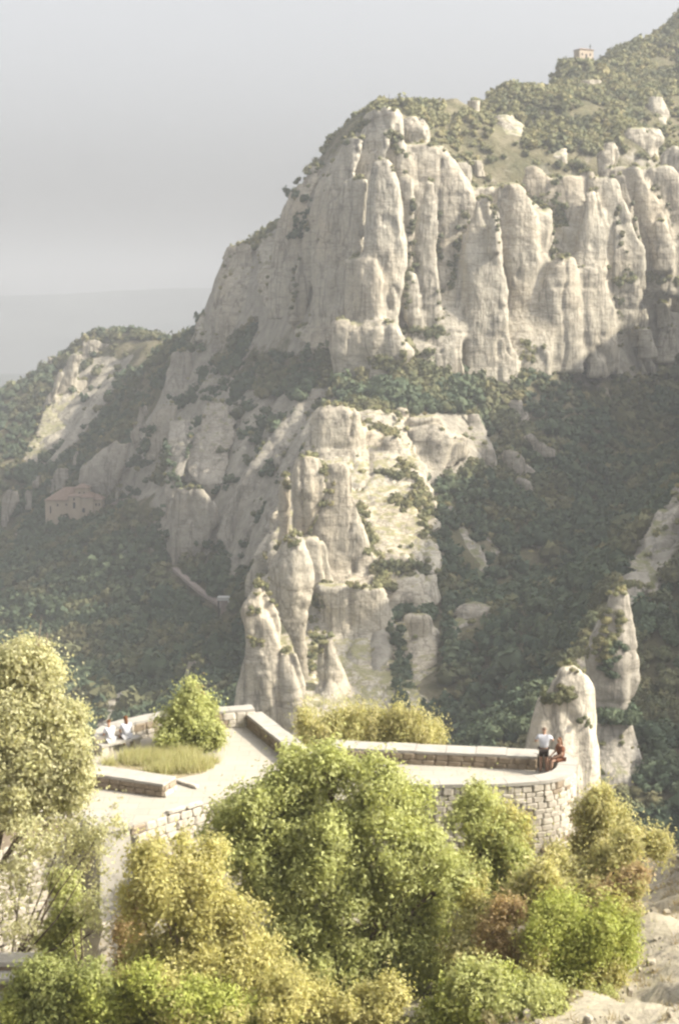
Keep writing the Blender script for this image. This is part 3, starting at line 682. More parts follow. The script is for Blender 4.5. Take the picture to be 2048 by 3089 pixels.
for a, Yq in [([(390, 592, 640), (450, 580, 680), (540, 545, 710), (620, 630, 722)], 470), ([(820, 462, 520), (900, 456, 580), (1000, 530, 660), (1100, 602, 700), (1160, 632, 690)], 425), ([(960, 652, 720), (1050, 690, 762), (1110, 742, 780)], 430),
              ([(1200, 522, 740), (1300, 512, 742), (1400, 502, 680), (1460, 542, 650)], 385), ([(1200, 792, 880), (1260, 800, 890), (1320, 820, 862)], 405), ([(990, 850, 960), (1060, 840, 970), (1120, 850, 950)], 432), ([(330, 760, 850), (400, 790, 880), (460, 800, 850)], 500),
              ([(490, 850, 900), (540, 900, 1000)], 480), ([(570, 750, 830), (650, 770, 900)], 470), ([(690, 800, 890), (740, 850, 900)], 455), ([(1170, 1070, 1100), (1280, 1060, 1095)], 400), ([(1340, 950, 1030), (1380, 960, 1030)], 372), ([(1150, 400, 470), (1250, 420, 490), (1330, 430, 490)], 395),
              ([(180, 1340, 1360), (230, 1345, 1370)], 565), ([(100, 1380, 1430), (220, 1400, 1470)], 562)]:
    rock(a, c3, Yq, **CG)
# spur on the right edge and its spires
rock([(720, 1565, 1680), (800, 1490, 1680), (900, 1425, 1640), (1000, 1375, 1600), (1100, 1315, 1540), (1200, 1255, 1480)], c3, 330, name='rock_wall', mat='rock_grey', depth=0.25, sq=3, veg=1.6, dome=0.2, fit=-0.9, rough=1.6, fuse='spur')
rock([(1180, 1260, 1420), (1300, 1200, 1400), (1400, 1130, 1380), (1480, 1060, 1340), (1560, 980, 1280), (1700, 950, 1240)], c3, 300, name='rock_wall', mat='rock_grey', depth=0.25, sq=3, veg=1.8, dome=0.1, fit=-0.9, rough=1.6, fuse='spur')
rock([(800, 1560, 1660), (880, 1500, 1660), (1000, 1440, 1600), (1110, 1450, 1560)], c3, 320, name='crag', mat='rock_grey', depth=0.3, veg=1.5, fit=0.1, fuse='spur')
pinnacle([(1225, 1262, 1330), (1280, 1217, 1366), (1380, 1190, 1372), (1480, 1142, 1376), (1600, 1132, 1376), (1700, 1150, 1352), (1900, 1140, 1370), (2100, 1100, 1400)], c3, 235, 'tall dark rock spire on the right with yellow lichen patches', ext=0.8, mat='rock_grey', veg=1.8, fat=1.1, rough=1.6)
pinnacle([(1572, 1030, 1100), (1590, 1004, 1124), (1620, 974, 1144), (1680, 932, 1156), (1760, 907, 1162), (1840, 892, 1166), (2000, 880, 1170), (2200, 870, 1180)], c3, 160, 'sunlit blunt rock pinnacle behind the standing man', ext=0.4, veg=0.7, fat=1.08, dome=0.7, rough=1.6)
rock([(1500, 118, 135), (1540, 85, 120)], lambda x, y: D(x, y), 330, **CG)
rock([(1530, 430, 465), (1550, 420, 450)], lambda x, y: D(x, y), 330, **CG)

fused('cliff', 'cliff', 'rock', 0.95, 4, 0.8)
fused('valley', 'valley_crags', 'rock_grey', 0.9, 2, 0.9)
fused('slabs', 'rock_slabs', 'rock_grey', 1.0, 2, 0.8)
fused('rib', 'rock_rib', 'rock_mid', 0.8, 3, 0.9)
fused('dome', 'dome_ribs', 'rock', 1.3, 2, 1.0)
fused('spur', 'rock_spur', 'rock_grey', 0.8, 3, 0.9)
# ------------------------------------------------------------------ mountain scrub: tens of thousands of leaves nobody could count
ico = bmesh.new(); bmesh.ops.create_icosphere(ico, subdivisions=1, radius=1.0)
ICO_V = np.array([v.co[:] for v in ico.verts]); ICO_F = np.array([[v.index for v in f.verts] for f in ico.faces]); ico.free()
def shrub_proto(seed, leaves=70, leaf=0.30, tall=1.0):
    g = np.random.default_rng(seed)
    V = [ICO_V * 0.70 * np.array([1, 1, 0.85 * tall]) * (1 + 0.25 * g.normal(size=(len(ICO_V), 1)).clip(-1, 1))]; Fc = [ICO_F]; b = len(ICO_V)
    shade = [np.full(len(ICO_V), 0.95)]
    d = g.normal(size=(leaves, 3)); d[:, 2] = np.abs(d[:, 2]) * 1.0 - 0.25; d /= np.linalg.norm(d, axis=1, keepdims=True)
    lump = 0.82 + 0.28 * vnoise(d[:, 0] * 1.8, d[:, 1] * 1.8, d[:, 2] * 1.8, seed)
    c = d * lump[:, None] * np.array([1, 1, tall]) * g.uniform(0.8, 1.08, (leaves, 1))
    nrm = d + 0.45 * g.normal(size=(leaves, 3)); nrm /= np.linalg.norm(nrm, axis=1, keepdims=True)
    a = np.cross(nrm, g.normal(size=(leaves, 3))); a /= np.linalg.norm(a, axis=1, keepdims=True); bb = np.cross(nrm, a)
    s = leaf * g.uniform(0.6, 1.3, (leaves, 1))
    T = np.stack([c + a * s, c - a * s * 0.5 + bb * s * 0.85, c - a * s * 0.5 - bb * s * 0.85], 1)
    V.append(T.reshape(-1, 3)); Fc.append(b + np.arange(leaves * 3).reshape(-1, 3))
    shade.append(np.repeat(g.uniform(0.85, 1.18, leaves), 3))
    return np.concatenate(V), np.concatenate(Fc), np.concatenate(shade)
PROTO = [shrub_proto(100 + i, 31, 0.38, [0.8, 1.0, 1.25][i % 3]) for i in range(9)]
def scatter_mesh(P, rad, colr, protos=PROTO, seed=1):
    g = np.random.default_rng(seed); Vs, Fs, Cs = [], [], []; b = 0
    kind = g.integers(0, len(protos), len(P)); ang = g.uniform(0, 6.283, len(P))
    for k, (V, Fc, sh) in enumerate(protos):
        m = kind == k
        if not m.any(): continue
        c, s = np.cos(ang[m])[:, None], np.sin(ang[m])[:, None]
        r = rad[m][:, None]
        X = np.stack([(V[None, :, 0] * c - V[None, :, 1] * s) * r, (V[None, :, 0] * s + V[None, :, 1] * c) * r, V[None, :, 2] * r], -1) + P[m][:, None, :]
        n, nv = m.sum(), len(V)
        Vs.append(X.reshape(-1, 3)); Fs.append((Fc[None] + (np.arange(n) * nv)[:, None, None] + b).reshape(-1, 3)); b += n * nv
        Cs.append((colr[m][:, None, :] * sh[None, :, None]).reshape(-1, 3))
    return np.concatenate(Vs), np.concatenate(Fs), np.concatenate(Cs)
def in_rock(P, pad=0.3):
    out = np.zeros(len(P), bool)
    for z1, z0, zz, cx, aa, yy, dp in ROCKS:
        m = (P[:, 2] < z1) & (P[:, 2] > z0)
        if not m.any(): continue
        q = P[m]
        c = np.interp(-q[:, 2], -zz, cx); a = np.interp(-q[:, 2], -zz, aa); y = np.interp(-q[:, 2], -zz, yy)
        out[m] |= ((q[:, 0] - c) / (a + pad)) ** 2 + ((q[:, 1] - y) / (a * dp + pad)) ** 2 < 1
    return out
def on_bare_face(P):
    px, py = project(P); out = np.zeros(len(P), bool)
    for pq, Yr in OUTLINE:
        m = (py > pq[0, 0]) & (py < pq[-1, 0]) & (P[:, 1] < Yr + 8) & (P[:, 1] > Yr - 30)
        if not m.any(): continue
        l = np.interp(py[m], pq[:, 0], pq[:, 1]); r_ = np.interp(py[m], pq[:, 0], pq[:, 2]); w = (r_ - l) * 0.06
        out[m] |= (px[m] > l + w) & (px[m] < r_ - w)
    return out
CLEAR = [(*D(150, 1150), 62, 590), (*D(195, 1150), 62, 590), (*D(225, 1150), 40, 590), (*D(172, 1185), 30, 590), (*D(525, 1345), 26, 440), (*D(515, 1385), 30, 440), (*D(340, 1145), 50, 580)]
for k in range(18): CLEAR.append((522 + k * 10, 1726 + k * 8.2, 26, 480))
def clear(P):
    px, py = project(P); out = np.zeros(len(P), bool)
    for x, y, r, Yq in CLEAR: out |= ((px - x) ** 2 + (py - y) ** 2 < r * r) & (P[:, 1] < Yq + 3)
    return out
SHR_P, SHR_R, SHR_C = [], [], []
def palette(n, g, kind):
    if kind == 'dry': a, b, c = (0.17, 0.168, 0.078), (0.27, 0.235, 0.115), (0.115, 0.128, 0.062)
    elif kind == 'dark': a, b, c = (0.072, 0.098, 0.056), (0.112, 0.132, 0.07), (0.054, 0.08, 0.05)
    else: a, b, c = (0.11, 0.118, 0.06), (0.19, 0.17, 0.085), (0.08, 0.094, 0.05)
    w = g.dirichlet((1.3, 0.8, 1.1), n)
    return (w @ np.array([a, b, c])) * 1.16 * g.uniform(0.88, 1.14, (n, 1))
# on the sheet
g = np.random.default_rng(5)
n = 135000
# even in depth over the visible fan
yq = 60 + (980 - 60) * np.sqrt(g.uniform(0.015, 1, n)); xq = g.uniform(-0.345, 0.33, n) * yq
zq = gz(xq, yq)
P = np.stack([xq, yq, zq], 1)
sx = (gz(xq + 2, yq) - gz(xq - 2, yq)) / 4; sy = (gz(xq, yq + 2) - gz(xq, yq - 2)) / 4
slope = np.hypot(sx, sy)
clearing = fbm(xq / 26, yq / 26, zq / 26, 41, 3)
keep = (slope < 1.9) & (clearing > np.where(yq > 515, -0.26, -0.40)) & (g.uniform(size=n) < np.where(slope > 1.2, 0.6, 1.0))
px, py = project(P)
keep &= ~((py > 2380) & (px > -60) & (px < 1760))
keep &= (px > -420) & (px < 2400) & (py < 2550) & (yq > 190)
keep &= ~in_rock(P + np.array([0, 0, 1.0]), 0.6) & ~clear(P + np.array([0, 0, 1.5]))
P = P[keep]
P = P[~on_bare_face(P + np.array([0, 0, 0.8]))]
n1_, n2_ = crease(P[:, 0], P[:, 1], P[:, 2])
P = P[~(rockiness(P) & (g.uniform(size=len(P)) < np.where((n1_ < 0.08) | (n2_ < 0.04), 0.62, 0.985)))]
# thin by minimum spacing on a coarse hash
cell = {}
order = g.permutation(len(P)); sel = []
px, py = project(P); HI = (py < 800) & (P[:, 1] > 515); OUTF = (px < -60) | (px > 2110)
for i in order:
    sp = (1.85 if HI[i] else 2.5) if P[i, 1] < 780 else 3.2
    if OUTF[i]: sp = 4.6
    k = (int(P[i, 0] / sp), int(P[i, 1] / sp))
    if k in cell: continue
    cell[k] = 1; sel.append(i)
P = P[sel]
px, py = project(P)
high = (py < 800) & (P[:, 1] > 515)
patch = fbm(P[:, 0] / 22, P[:, 1] / 22, 0 * P[:, 0], 140, 3)
rad = (1.35 + 1.5 * g.uniform(size=len(P)) ** 1.5 + 1.2 * np.clip(patch, -0.3, 0.5)) * np.where(high, 0.80, 1.1); rad = rad.clip(0.7, 3.2); rad *= np.where((px < -60) | (px > 2110), 1.7, 1.0); rad *= np.where(g.uniform(size=len(P)) < 0.05, 1.5, 1.0)
col = np.where(high[:, None], palette(len(P), g, 'dry'), palette(len(P), g, 'dark'))
alt = fbm(P[:, 0] / 14, P[:, 1] / 14, 0 * P[:, 0], 150, 3)
col = np.where(((alt > 0.12) & ~high)[:, None], palette(len(P), g, 'mid'), col); col = np.where(((alt < -0.16) & high)[:, None], palette(len(P), g, 'mid'), col)

SHR_P.append(P + np.stack([0 * rad, 0 * rad, rad * 0.55], 1)); SHR_R.append(rad); SHR_C.append(col)
print('terrain shrubs', len(P))
# on rock ledges
for SP_, n_, vg, wm, Yq in ROCK_SURF:
    up = (n_[:, 2] > 0.42)
    idx = np.nonzero(up & (g.uniform(size=len(up)) < 0.055 * vg))[0]
    if len(idx) > 70: idx = g.choice(idx, 70, replace=False)
    if len(idx) == 0: continue
    r_ = g.uniform(0.35, 1.25, len(idx)) * (1 if Yq > 260 else 0.6)
    SHR_P.append(SP_[idx] + np.array([0, 0, 0.25]) * r_[:, None]); SHR_R.append(r_); SHR_C.append(palette(len(idx), g, 'dry') * 1.1)
# hand-placed green seams in the clefts: (x, y, half width) measured, distance, number, kind
def surface_y(px, py, Ymax):
    y = min(Ymax, sight_hit(px, py, 130.0))
    for pq, Yr, dp, sk in FRONT:
        if pq[0, 0] - 6 < py < pq[-1, 0] + 6:
            l = np.interp(py, pq[:, 0], pq[:, 1]); r_ = np.interp(py, pq[:, 0], pq[:, 2]); Yq = np.interp(py, pq[:, 0], Yr)
            if l < px < r_:
                u = (px - (l + r_) / 2) / ((r_ - l) / 2 + 1e-6); a = (r_ - l) / 2 / F * Yq
                y = min(y, Yq - sk * a * u - dp * a * (1 - abs(u) ** 2.5) ** 0.4)
    return y
def seam(pts, conv, Y, count, kind='mid', r0=0.8, r1=1.8):
    if conv is c1: count = int(count * 0.55)
    pts = np.array([(*conv(a, b), w, (q[0] if q else 0)) for a, b, w, *q in pts], float)
    t = g.uniform(0, len(pts) - 1, count); i = np.minimum(t.astype(int), len(pts) - 2); f = (t - i)[:, None]
    q = pts[i] * (1 - f) + pts[i + 1] * f
    x = q[:, 0] + g.uniform(-1, 1, count) * q[:, 2]; y = q[:, 1] + g.uniform(-1, 1, count) * 8
    Pq = at(x, y, np.array([surface_y(a, b, Y + 40) for a, b in zip(x, y)]) + g.uniform(-0.6, 0.5, count))
    SHR_P.append(Pq); SHR_R.append(g.uniform(r0, r1, count)); SHR_C.append(palette(count, g, kind))
seam([(870, 1090, 14), (880, 1180, 22), (870, 1290, 22), (840, 1450, 14)], c4, 336, 34, 'dry', 0.7, 1.5)
seam([(1120, 830, 14), (1150, 950, 22), (1200, 1060, 26), (1220, 1180, 24)], c4, 372, 46, 'dry', 0.9, 1.9)
seam([(1240, 1210, 20), (1270, 1350, 26), (1275, 1480, 22), (1270, 1620, 16)], c4, 346, 60, 'dark', 0.9, 1.7)
seam([(1280, 450, 16), (1350, 580, 22), (1400, 720, 28), (1420, 860, 34)], c4, 418, 60, 'dry', 0.9, 1.9)
seam([(900, 480, 10), (935, 580, 16), (900, 690, 18), (830, 800, 14)], c4, 366, 36, 'dry', 0.7, 1.4)
seam([(1060, 640, 20), (1090, 720, 14), (1120, 800, 10)], c4, 400, 16, 'dry', 0.8, 1.5)
seam([(1140, 500, 20), (1230, 520, 30), (1260, 530, 10)], c4, 424, 22, 'mid', 0.9, 1.8)
seam([(1010, 260, 20), (1120, 280, 40), (1250, 330, 20)], c4, 440, 30, 'dry', 0.9, 1.8)
seam([(1180, 960, 40), (1300, 950, 50), (1380, 1000, 40)], c4, 385, 50, 'mid', 0.9, 2.0)
seam([(1240, 640, 40), (1320, 620, 40), (1300, 700, 30)], c4, 410, 24, 'dry', 0.8, 1.6)
seam([(740, 830, 20), (770, 850, 16)], c4, 322, 12, 'dry', 0.6, 1.2)
seam([(570, 1160, 26), (560, 1190, 14)], c4, 291, 8, 'dry', 0.5, 1.0)
seam([(570, 1290, 22), (600, 1330, 22)], c4, 290, 10, 'dry', 0.5, 1.0)
seam([(870, 1030, 6), (960, 1040, 20), (1060, 1030, 20), (1150, 1060, 10)], c4, 352, 16, 'dry', 0.5, 0.9)
# clefts of the main cliff
seam([(560, 760, 10), (555, 900, 14), (548, 1020, 16), (530, 1160, 14)], c2, 506, 40, 'mid', 0.8, 1.7)
seam([(655, 740, 8), (655, 900, 6), (655, 1030, 10), (680, 1180, 14), (640, 1250, 20)], c2, 508, 34, 'mid', 0.8, 1.6)
seam([(770, 780, 12), (745, 860, 14), (720, 980, 12), (690, 1100, 10)], c2, 512, 36, 'mid', 0.8, 1.7)
seam([(870, 800, 8), (893, 950, 4), (893, 1150, 4)], c2, 512, 10, 'mid', 0.7, 1.2)
seam([(1020, 740, 20), (1060, 780, 20), (1100, 860, 16), (1095, 980, 10)], c2, 534, 34, 'mid', 0.9, 1.9)
seam([(1090, 680, 24), (1110, 780, 22), (1120, 850, 14)], c2, 540, 36, 'mid', 1.0, 2.1)
seam([(1030, 900, 6), (1030, 1050, 6), (1020, 1250, 8)], c2, 524, 16, 'mid', 0.7, 1.3)
seam([(1320, 680, 10), (1340, 820, 10), (1370, 1000, 10), (1380, 1060, 12)], c2, 545, 30, 'mid', 0.8, 1.6)
seam([(1400, 760, 8), (1410, 900, 6), (1430, 1050, 6)], c2, 552, 14, 'mid', 0.7, 1.3)
seam([(1480, 700, 8), (1530, 820, 10), (1560, 920, 10)], c2, 556, 18, 'mid', 0.8, 1.5)
seam([(1330, 1070, 20), (1400, 1060, 30), (1480, 1050, 40), (1540, 1070, 20)], c2, 552, 60, 'dry', 1.0, 2.1)
seam([(1340, 1120, 16), (1345, 1220, 16), (1345, 1330, 16)], c2, 540, 30, 'mid', 0.9, 1.8)
seam([(1000, 1300, 20), (985, 1380, 30), (960, 1440, 40)], c2, 508, 60, 'dry', 1.0, 2.2)
seam([(420, 1270, 40), (520, 1250, 50), (600, 1260, 40), (680, 1270, 30)], c2, 496, 60, 'mid', 1.0, 2.1)
seam([(410, 1360, 40), (500, 1400, 60), (600, 1340, 60), (700, 1400, 40)], c2, 490, 90, 'dry', 1.0, 2.2)
seam([(700, 1440, 40), (850, 1450, 60), (950, 1440, 40), (1080, 1400, 60), (1150, 1390, 30)], c2, 500, 90, 'dry', 1.0, 2.1)
seam([(420, 1480, 60), (560, 1440, 90), (700, 1460, 90)], c2, 484, 110, 'dry', 1.0, 2.2)
seam([(95, 720, 16), (150, 760, 26), (140, 860, 26), (105, 900, 20)], c2, 545, 44, 'dark', 0.9, 1.9)
seam([(100, 700, 10), (180, 650, 10), (250, 590, 14), (330, 510, 10), (400, 450, 14)], c2, 528, 26, 'mid', 0.8, 1.6)
seam([(130, 920, 8), (115, 1060, 8), (110, 1180, 10)], c2, 528, 14, 'mid', 0.7, 1.4)
seam([(480, 480, 30), (500, 560, 20), (540, 590, 16)], c2, 520, 26, 'mid', 0.9, 1.8)
# green seams between the grey slabs
seam([(760, 960, 14), (790, 1080, 10), (800, 1180, 16), (850, 1160, 16), (920, 1170, 14), (960, 1210, 16), (1040, 1180, 20), (1080, 1130, 16)], c1, 474, 70, 'dark', 0.9, 1.8)
seam([(900, 850, 10), (875, 980, 8), (850, 1080, 8)], c1, 482, 18, 'dark', 0.7, 1.4)
seam([(1000, 1010, 30), (1080, 1000, 20), (1140, 1040, 20)], c1, 484, 20, 'mid', 0.8, 1.5)
seam([(1180, 1130, 8), (1250, 1110, 16), (1240, 1050, 10)], c1, 462, 16, 'dark', 0.8, 1.8)
seam([(1300, 1130, 10), (1220, 1290, 8), (1160, 1400, 12), (1110, 1490, 16)], c1, 448, 34, 'dark', 0.7, 1.6)
seam([(1440, 830, 8), (1360, 960, 8), (1280, 1080, 6), (1130, 1340, 5)], c1, 462, 20, 'mid', 0.6, 1.2)
seam([(1100, 780, 40), (1200, 800, 60), (1280, 850, 60), (1160, 900, 30), (1110, 960, 20)], c1, 500, 80, 'dark', 1.0, 2.2)
seam([(820, 760, 40), (900, 780, 50), (980, 740, 40), (1080, 690, 40)], c1, 545, 80, 'dark', 1.0, 2.3)
seam([(690, 900, 20), (660, 980, 20), (640, 1080, 30), (700, 1050, 30)], c1, 545, 60, 'dark', 1.0, 2.2)
seam([(770, 1240, 10), (760, 1400, 16), (740, 1500, 14)], c1, 468, 30, 'dark', 0.8, 1.7)
seam([(930, 1440, 30), (1000, 1450, 30), (1000, 1520, 20)], c1, 464, 34, 'dark', 0.8, 1.8)
seam([(1290, 1150, 30), (1330, 1200, 14)], c1, 400, 10, 'dry', 0.7, 1.4)
# scattered tufts on the spires
seam([(1215, 1770, 20), (1290, 1790, 50), (1360, 1780, 30), (1395, 1700, 14)], c3, 224, 40, 'dark', 0.8, 2.0)
seam([(1180, 1330, 14), (1120, 1460, 20), (1040, 1540, 20)], c3, 236, 40, 'mid', 0.7, 1.5)
seam([(1250, 1290, 40), (1280, 1380, 40), (1180, 1440, 40), (1200, 1520, 40)], c3, 226, 40, 'dry', 0.5, 1.1)
seam([(1280, 1440, 30), (1250, 1540, 30), (1230, 1620, 20)], c3, 226, 24, 'dark', 0.5, 1.1)
seam([(1010, 1640, 50), (1010, 1700, 50), (1050, 1690, 20)], c3, 151, 40, 'mid', 0.3, 0.75)
seam([(1060, 1550, 30), (1110, 1570, 14)], c3, 156, 14, 'dry', 0.25, 0.55)
seam([(1120, 1780, 14), (1150, 1840, 10)], c3, 152, 10, 'mid', 0.25, 0.5)
SP_all = np.concatenate(SHR_P); SR_all = np.concatenate(SHR_R); SC_all = np.concatenate(SHR_C)
ok = ~clear(SP_all)
SP_all, SR_all, SC_all = SP_all[ok], SR_all[ok], SC_all[ok]
nr_ = SP_all[:, 1] < 300
FINE = [shrub_proto(180 + i, 120, 0.19, [0.8, 1.0, 1.2][i % 3]) for i in range(6)]
V, Fc, Cc = scatter_mesh(SP_all[~nr_], SR_all[~nr_], SC_all[~nr_])
V2, F2, C2 = scatter_mesh(SP_all[nr_], SR_all[nr_], SC_all[nr_], FINE, 2)
Fc = np.concatenate([Fc, F2 + len(V)]); V = np.concatenate([V, V2]); Cc = np.concatenate([Cc, C2]); print('near scrub', int(nr_.sum()))
print('scrub tris', len(Fc))
scrub = link('mountain_scrub', new_mesh('mountain_scrub', V, Fc, M['scrub'], False, Cc))
tag(scrub, 'green and yellow evergreen scrub covering the mountain slopes and ledges', 'scrub', kind='stuff')

# ------------------------------------------------------------------ buildings, cross, shrine and path on the mountain
def hermitage():
    o = empty('hermitage', at(225, 1546, min(600, sight_hit(225, 1560) - 3)))
    tag(o, 'pink stone hermitage with tiled roofs clinging to the wooded slope', 'building')
    P_ = M['plaster']
    MB().box(-12, -1.7, 0, 9, -6, 5.0).build('wall', P_, o)
    MB().box(-1.7, 3.0, -2.2, 4, -6.5, 6.9).build('tower', P_, o)
    MB().box(3.0, 8.2, -1.4, 8, -6, 6.3).build('wall', P_, o)
    MB().box(8.2, 11.6, 0, 7, -6, 5.2).build('wall', P_, o)
    MB().box(0.2, 5.8, 2.0, 6.5, 6.5, 9.8).build('dormer', P_, o)
    MB().hip(-12.4, 3, -0.5, 9.5, 5.0, 10.2, -4.5, 1.5).build('roof', M['tile'], o)
    MB().hip(2.5, 8.7, -1.9, 8.4, 6.3, 8.6, 5, 6).build('roof', M['tile'], o)
    MB().hip(8.2, 12.0, -0.4, 7.4, 5.2, 7.4, 8.4, 9.6).build('roof', M['tile'], o)
    MB().hip(-0.3, 6.2, 1.5, 7, 9.8, 11.6, 2.4, 3.8).build('roof', M['tile'], o)
    MB().hip(-2.0, 3.3, -2.5, 4.3, 6.9, 7.9, 0.2, 1.0).build('roof', M['tile'], o)
    for u, w, ww, hh, yf in [(0.5, 2.0, 1.0, 2.6, -2.2), (0.5, 5.4, 0.7, 1.0, -2.2), (-6.8, 2.6, 0.7, 1.1, 0), (-3.2, 2.9, 0.6, 0.8, 0), (4.2, 0.2, 1.1, 1.9, -1.4), (9.2, 2.8, 0.6, 1.1, 0), (10.5, 2.8, 0.6, 1.1, 0), (-9.8, -0.4, 0.5, 3.0, 0), (2.0, 7.6, 0.6, 0.8, 2.0), (4.0, 7.6, 0.6, 0.8, 2.0)]:
        f = MB().box(u - ww / 2 - 0.12, u + ww / 2 + 0.12, yf - 0.06, yf + 0.05, w - 0.12, w + hh + 0.12).build('window', P_, o)
        MB().box(u - ww / 2, u + ww / 2, yf - 0.09, yf - 0.02, w, w + hh).build('pane', M['window'], f)
hermitage()
def ridge_chapel():
    b0 = at(1758, 176, 690)
    o = empty('ridge_chapel', b0, R(24))
    tag(o, 'small tan building with low roof alone on the mountain skyline', 'building')
    MB().box(-3.6, 4.0, -2.5, 2.5, -3, 3.5).build('wall', M['plaster'], o)
    MB().hip(-3.9, 4.3, -2.8, 2.8, 3.5, 4.5, -1.5, 2).build('roof', M['tile'], o)
    f = MB().box(-0.5, 0.5, -2.56, -2.4, -0.5, 1.6).build('door', M['window'], o)
    for u in (-2.2, 2.2): MB().box(u - 0.4, u + 0.4, -2.56, -2.4, 0.8, 2.0).build('window', M['window'], o)
    cr = MB().box(3.6, 3.85, -0.12, 0.12, 3.6, 6.6).box(3.0, 4.45, -0.1, 0.1, 5.5, 5.75).build('cross', M['iron'], o)
ridge_chapel()
def summit_cross():
    b0 = at(1173, 330, 556)
    o = empty('summit_cross', b0)
    tag(o, 'thin metal cross on the bare summit left of the wooded skyline', 'cross')
    MB().box(-0.09, 0.09, -0.09, 0.09, -2, 5.6).build('post', M['iron'], o)
    MB().box(-1.2, 1.2, -0.08, 0.08, 3.7, 3.86).build('crossbar', M['iron'], o)
summit_cross()
def statue():
    b0 = at(700, 1775, sight_hit(700, 1780) - 1)
    o = empty('statue', b0)
    tag(o, 'white marble statue group with raised arms beside the mountain path', 'statue')
    MB().box(-1.1, 1.1, -0.8, 0.8, -4, 0.0).build('plinth', M['path'], o)
    m = MB()
    m.tube([(-0.3, 0, 0), (-0.35, 0, 1.0), (-0.3, 0, 1.7), (-0.3, 0, 1.95), (-0.3, 0, 2.3), (-0.3, 0, 2.5)], [0.6, 0.5, 0.42, 0.14, 0.2, 0.08], 10)
    m.tube([(-0.5, 0, 1.6), (-0.8, 0, 2.2), (-0.75, 0, 2.9)], [0.18, 0.14, 0.08], 7)
    m.build('standing_figure', M['marble'], o, True)
    m = MB()
    m.tube([(0.5, -0.2, 0), (0.5, -0.2, 0.8), (0.45, -0.2, 1.9), (0.45, -0.2, 2.1), (0.45, -0.2, 2.5), (0.45, -0.2, 2.7)], [0.55, 0.5, 0.36, 0.13, 0.19, 0.07], 10)
    m.tube([(0.6, -0.2, 1.8), (0.75, -0.2, 2.6), (0.55, -0.2, 3.5)], [0.16, 0.13, 0.07], 7)
    m.build('raised_arm_figure', M['marble'], o, True)
    MB().tube([(0, -0.5, 0), (0.05, -0.55, 0.5), (0, -0.5, 0.95), (0, -0.5, 1.15)], [0.55, 0.4, 0.2, 0.05], 9).build('kneeling_figure', M['marble'], o, True)
statue()
def shrine():
    b0 = at(676, 1850, sight_hit(676, 1850) - 1)
    o = empty('wayside_shrine', b0)
    tag(o, 'wayside shrine with white slab roof and dark post below the statue', 'shrine')
    MB().box(-1.0, 1.6, 0, 1.6, -2, 3.9).build('wall', M['path'], o)
    MB().box(-1.9, 1.7, -0.4, 2.0, 3.9, 4.9).build('roof_slab', M['marble'], o)
    MB().box(1.2, 2.4, -0.3, 1.8, 3.4, 3.88).build('side_slab', M['marble'], o)
    MB().box(-1.75, -1.35, -0.3, 0.1, -1.5, 3.88).build('post', M['iron'], o)
shrine()
def ribbon(name, pts, h, wdt, mat):
    P = [at(x, y, min(Y, sight_hit(x, y) - 1.5)) for x, y, Y in pts]; V, Fq = [], []
    for i, p in enumerate(P):
        d = P[min(i + 1, len(P) - 1)] - P[max(i - 1, 0)]; nrm = np.array([d[1], -d[0], 0]); nrm /= np.linalg.norm(nrm)
        if nrm[1] > 0: nrm = -nrm
        for q in (p - np.array([0, 0, h]), p + 0 * nrm, p - nrm * wdt, p - nrm * wdt - np.array([0, 0, h + 3])): V.append(q)
        if i: 
            for k in range(3): Fq.append((4 * i - 4 + k, 4 * i + k, 4 * i + k + 1, 4 * i - 4 + k + 1))
    return tag(MB().add(V, Fq).build(name, mat), kind='structure')
ribbon('mountain_path', [(520, 1712, 474), (560, 1748, 462), (600, 1782, 450), (640, 1808, 440), (660, 1822, 436), (700, 1850, 430)], 1.1, 2.0, M['path'])
ribbon('mountain_path', [(300, 1530, 590), (360, 1508, 586), (400, 1496, 580), (440, 1492, 574), (480, 1500, 566)], 1.4, 2.0, M['path'])

# ------------------------------------------------------------------ near hillside
ZT = -18.0                     # terrace floor level
ZP = ZT + 0.55                 # top of the low parapets
HP = np.array([(14, 47, -19.0), (13, 42, -19.0), (12.5, 36, -18.2), (20, 40, -13.5), (24, 50, -15), (17, 52, -18.8), (0, 35, -20.5), (4, 37, -19.2), (8, 36, -19.0), (-5, 40, -23.5), (-12, 36, -23.5), (-9, 41, -23), (-14, 42, -22.5), (0, 47, -24.5), (-8, 46.5, -23.5), (8, 49, -22.5), (12, 53, -23), (4, 44, -22),
               (0, 63, -27), (-15, 63, -27), (20, 62, -24), (32, 60, -18), (32, 35, -6), (0, 80, -45), (-30, 80, -46), (30, 80, -42), (0, 110, -76), (-40, 110, -78), (40, 110, -72), (0, 140, -104), (-45, 140, -104), (50, 140, -90),
               (0, 20, -12), (-25, 20, -14), (25, 20, -5), (0, 6, -4), (-25, 6, -6), (25, 6, 0), (0, -10, -1.8), (-30, -10, -3), (30, -10, 2), (-32, 40, -22), (-35, 60, -27)], float)
HW = rbf_fit(HP)
hx = np.arange(-48, 52.1, 0.5); hy = np.arange(-12, 142.1, 0.5)
HX, HY = np.meshgrid(hx, hy)
def hill_z(x, y):
    return rbf_eval(HP, HW, x, y) + 1.2 * fbm(x / 6, y / 6, 0 * x, 71, 4)
HZ = hill_z(HX, HY)
near = np.hypot(HX, HY + 2) < 5
HZ = np.where(near, np.minimum(HZ, -1.7), HZ)
HZ += 0.22 * fbm(HX / 0.9, HY / 0.9, 0 * HX, 72, 3) + np.where(HX > 3, 0.9 * np.abs(vnoise(HX / 2.1 + 0.6 * HY / 2.1, HY / 3.0, 0 * HX, 75)) - 0.3, 0)
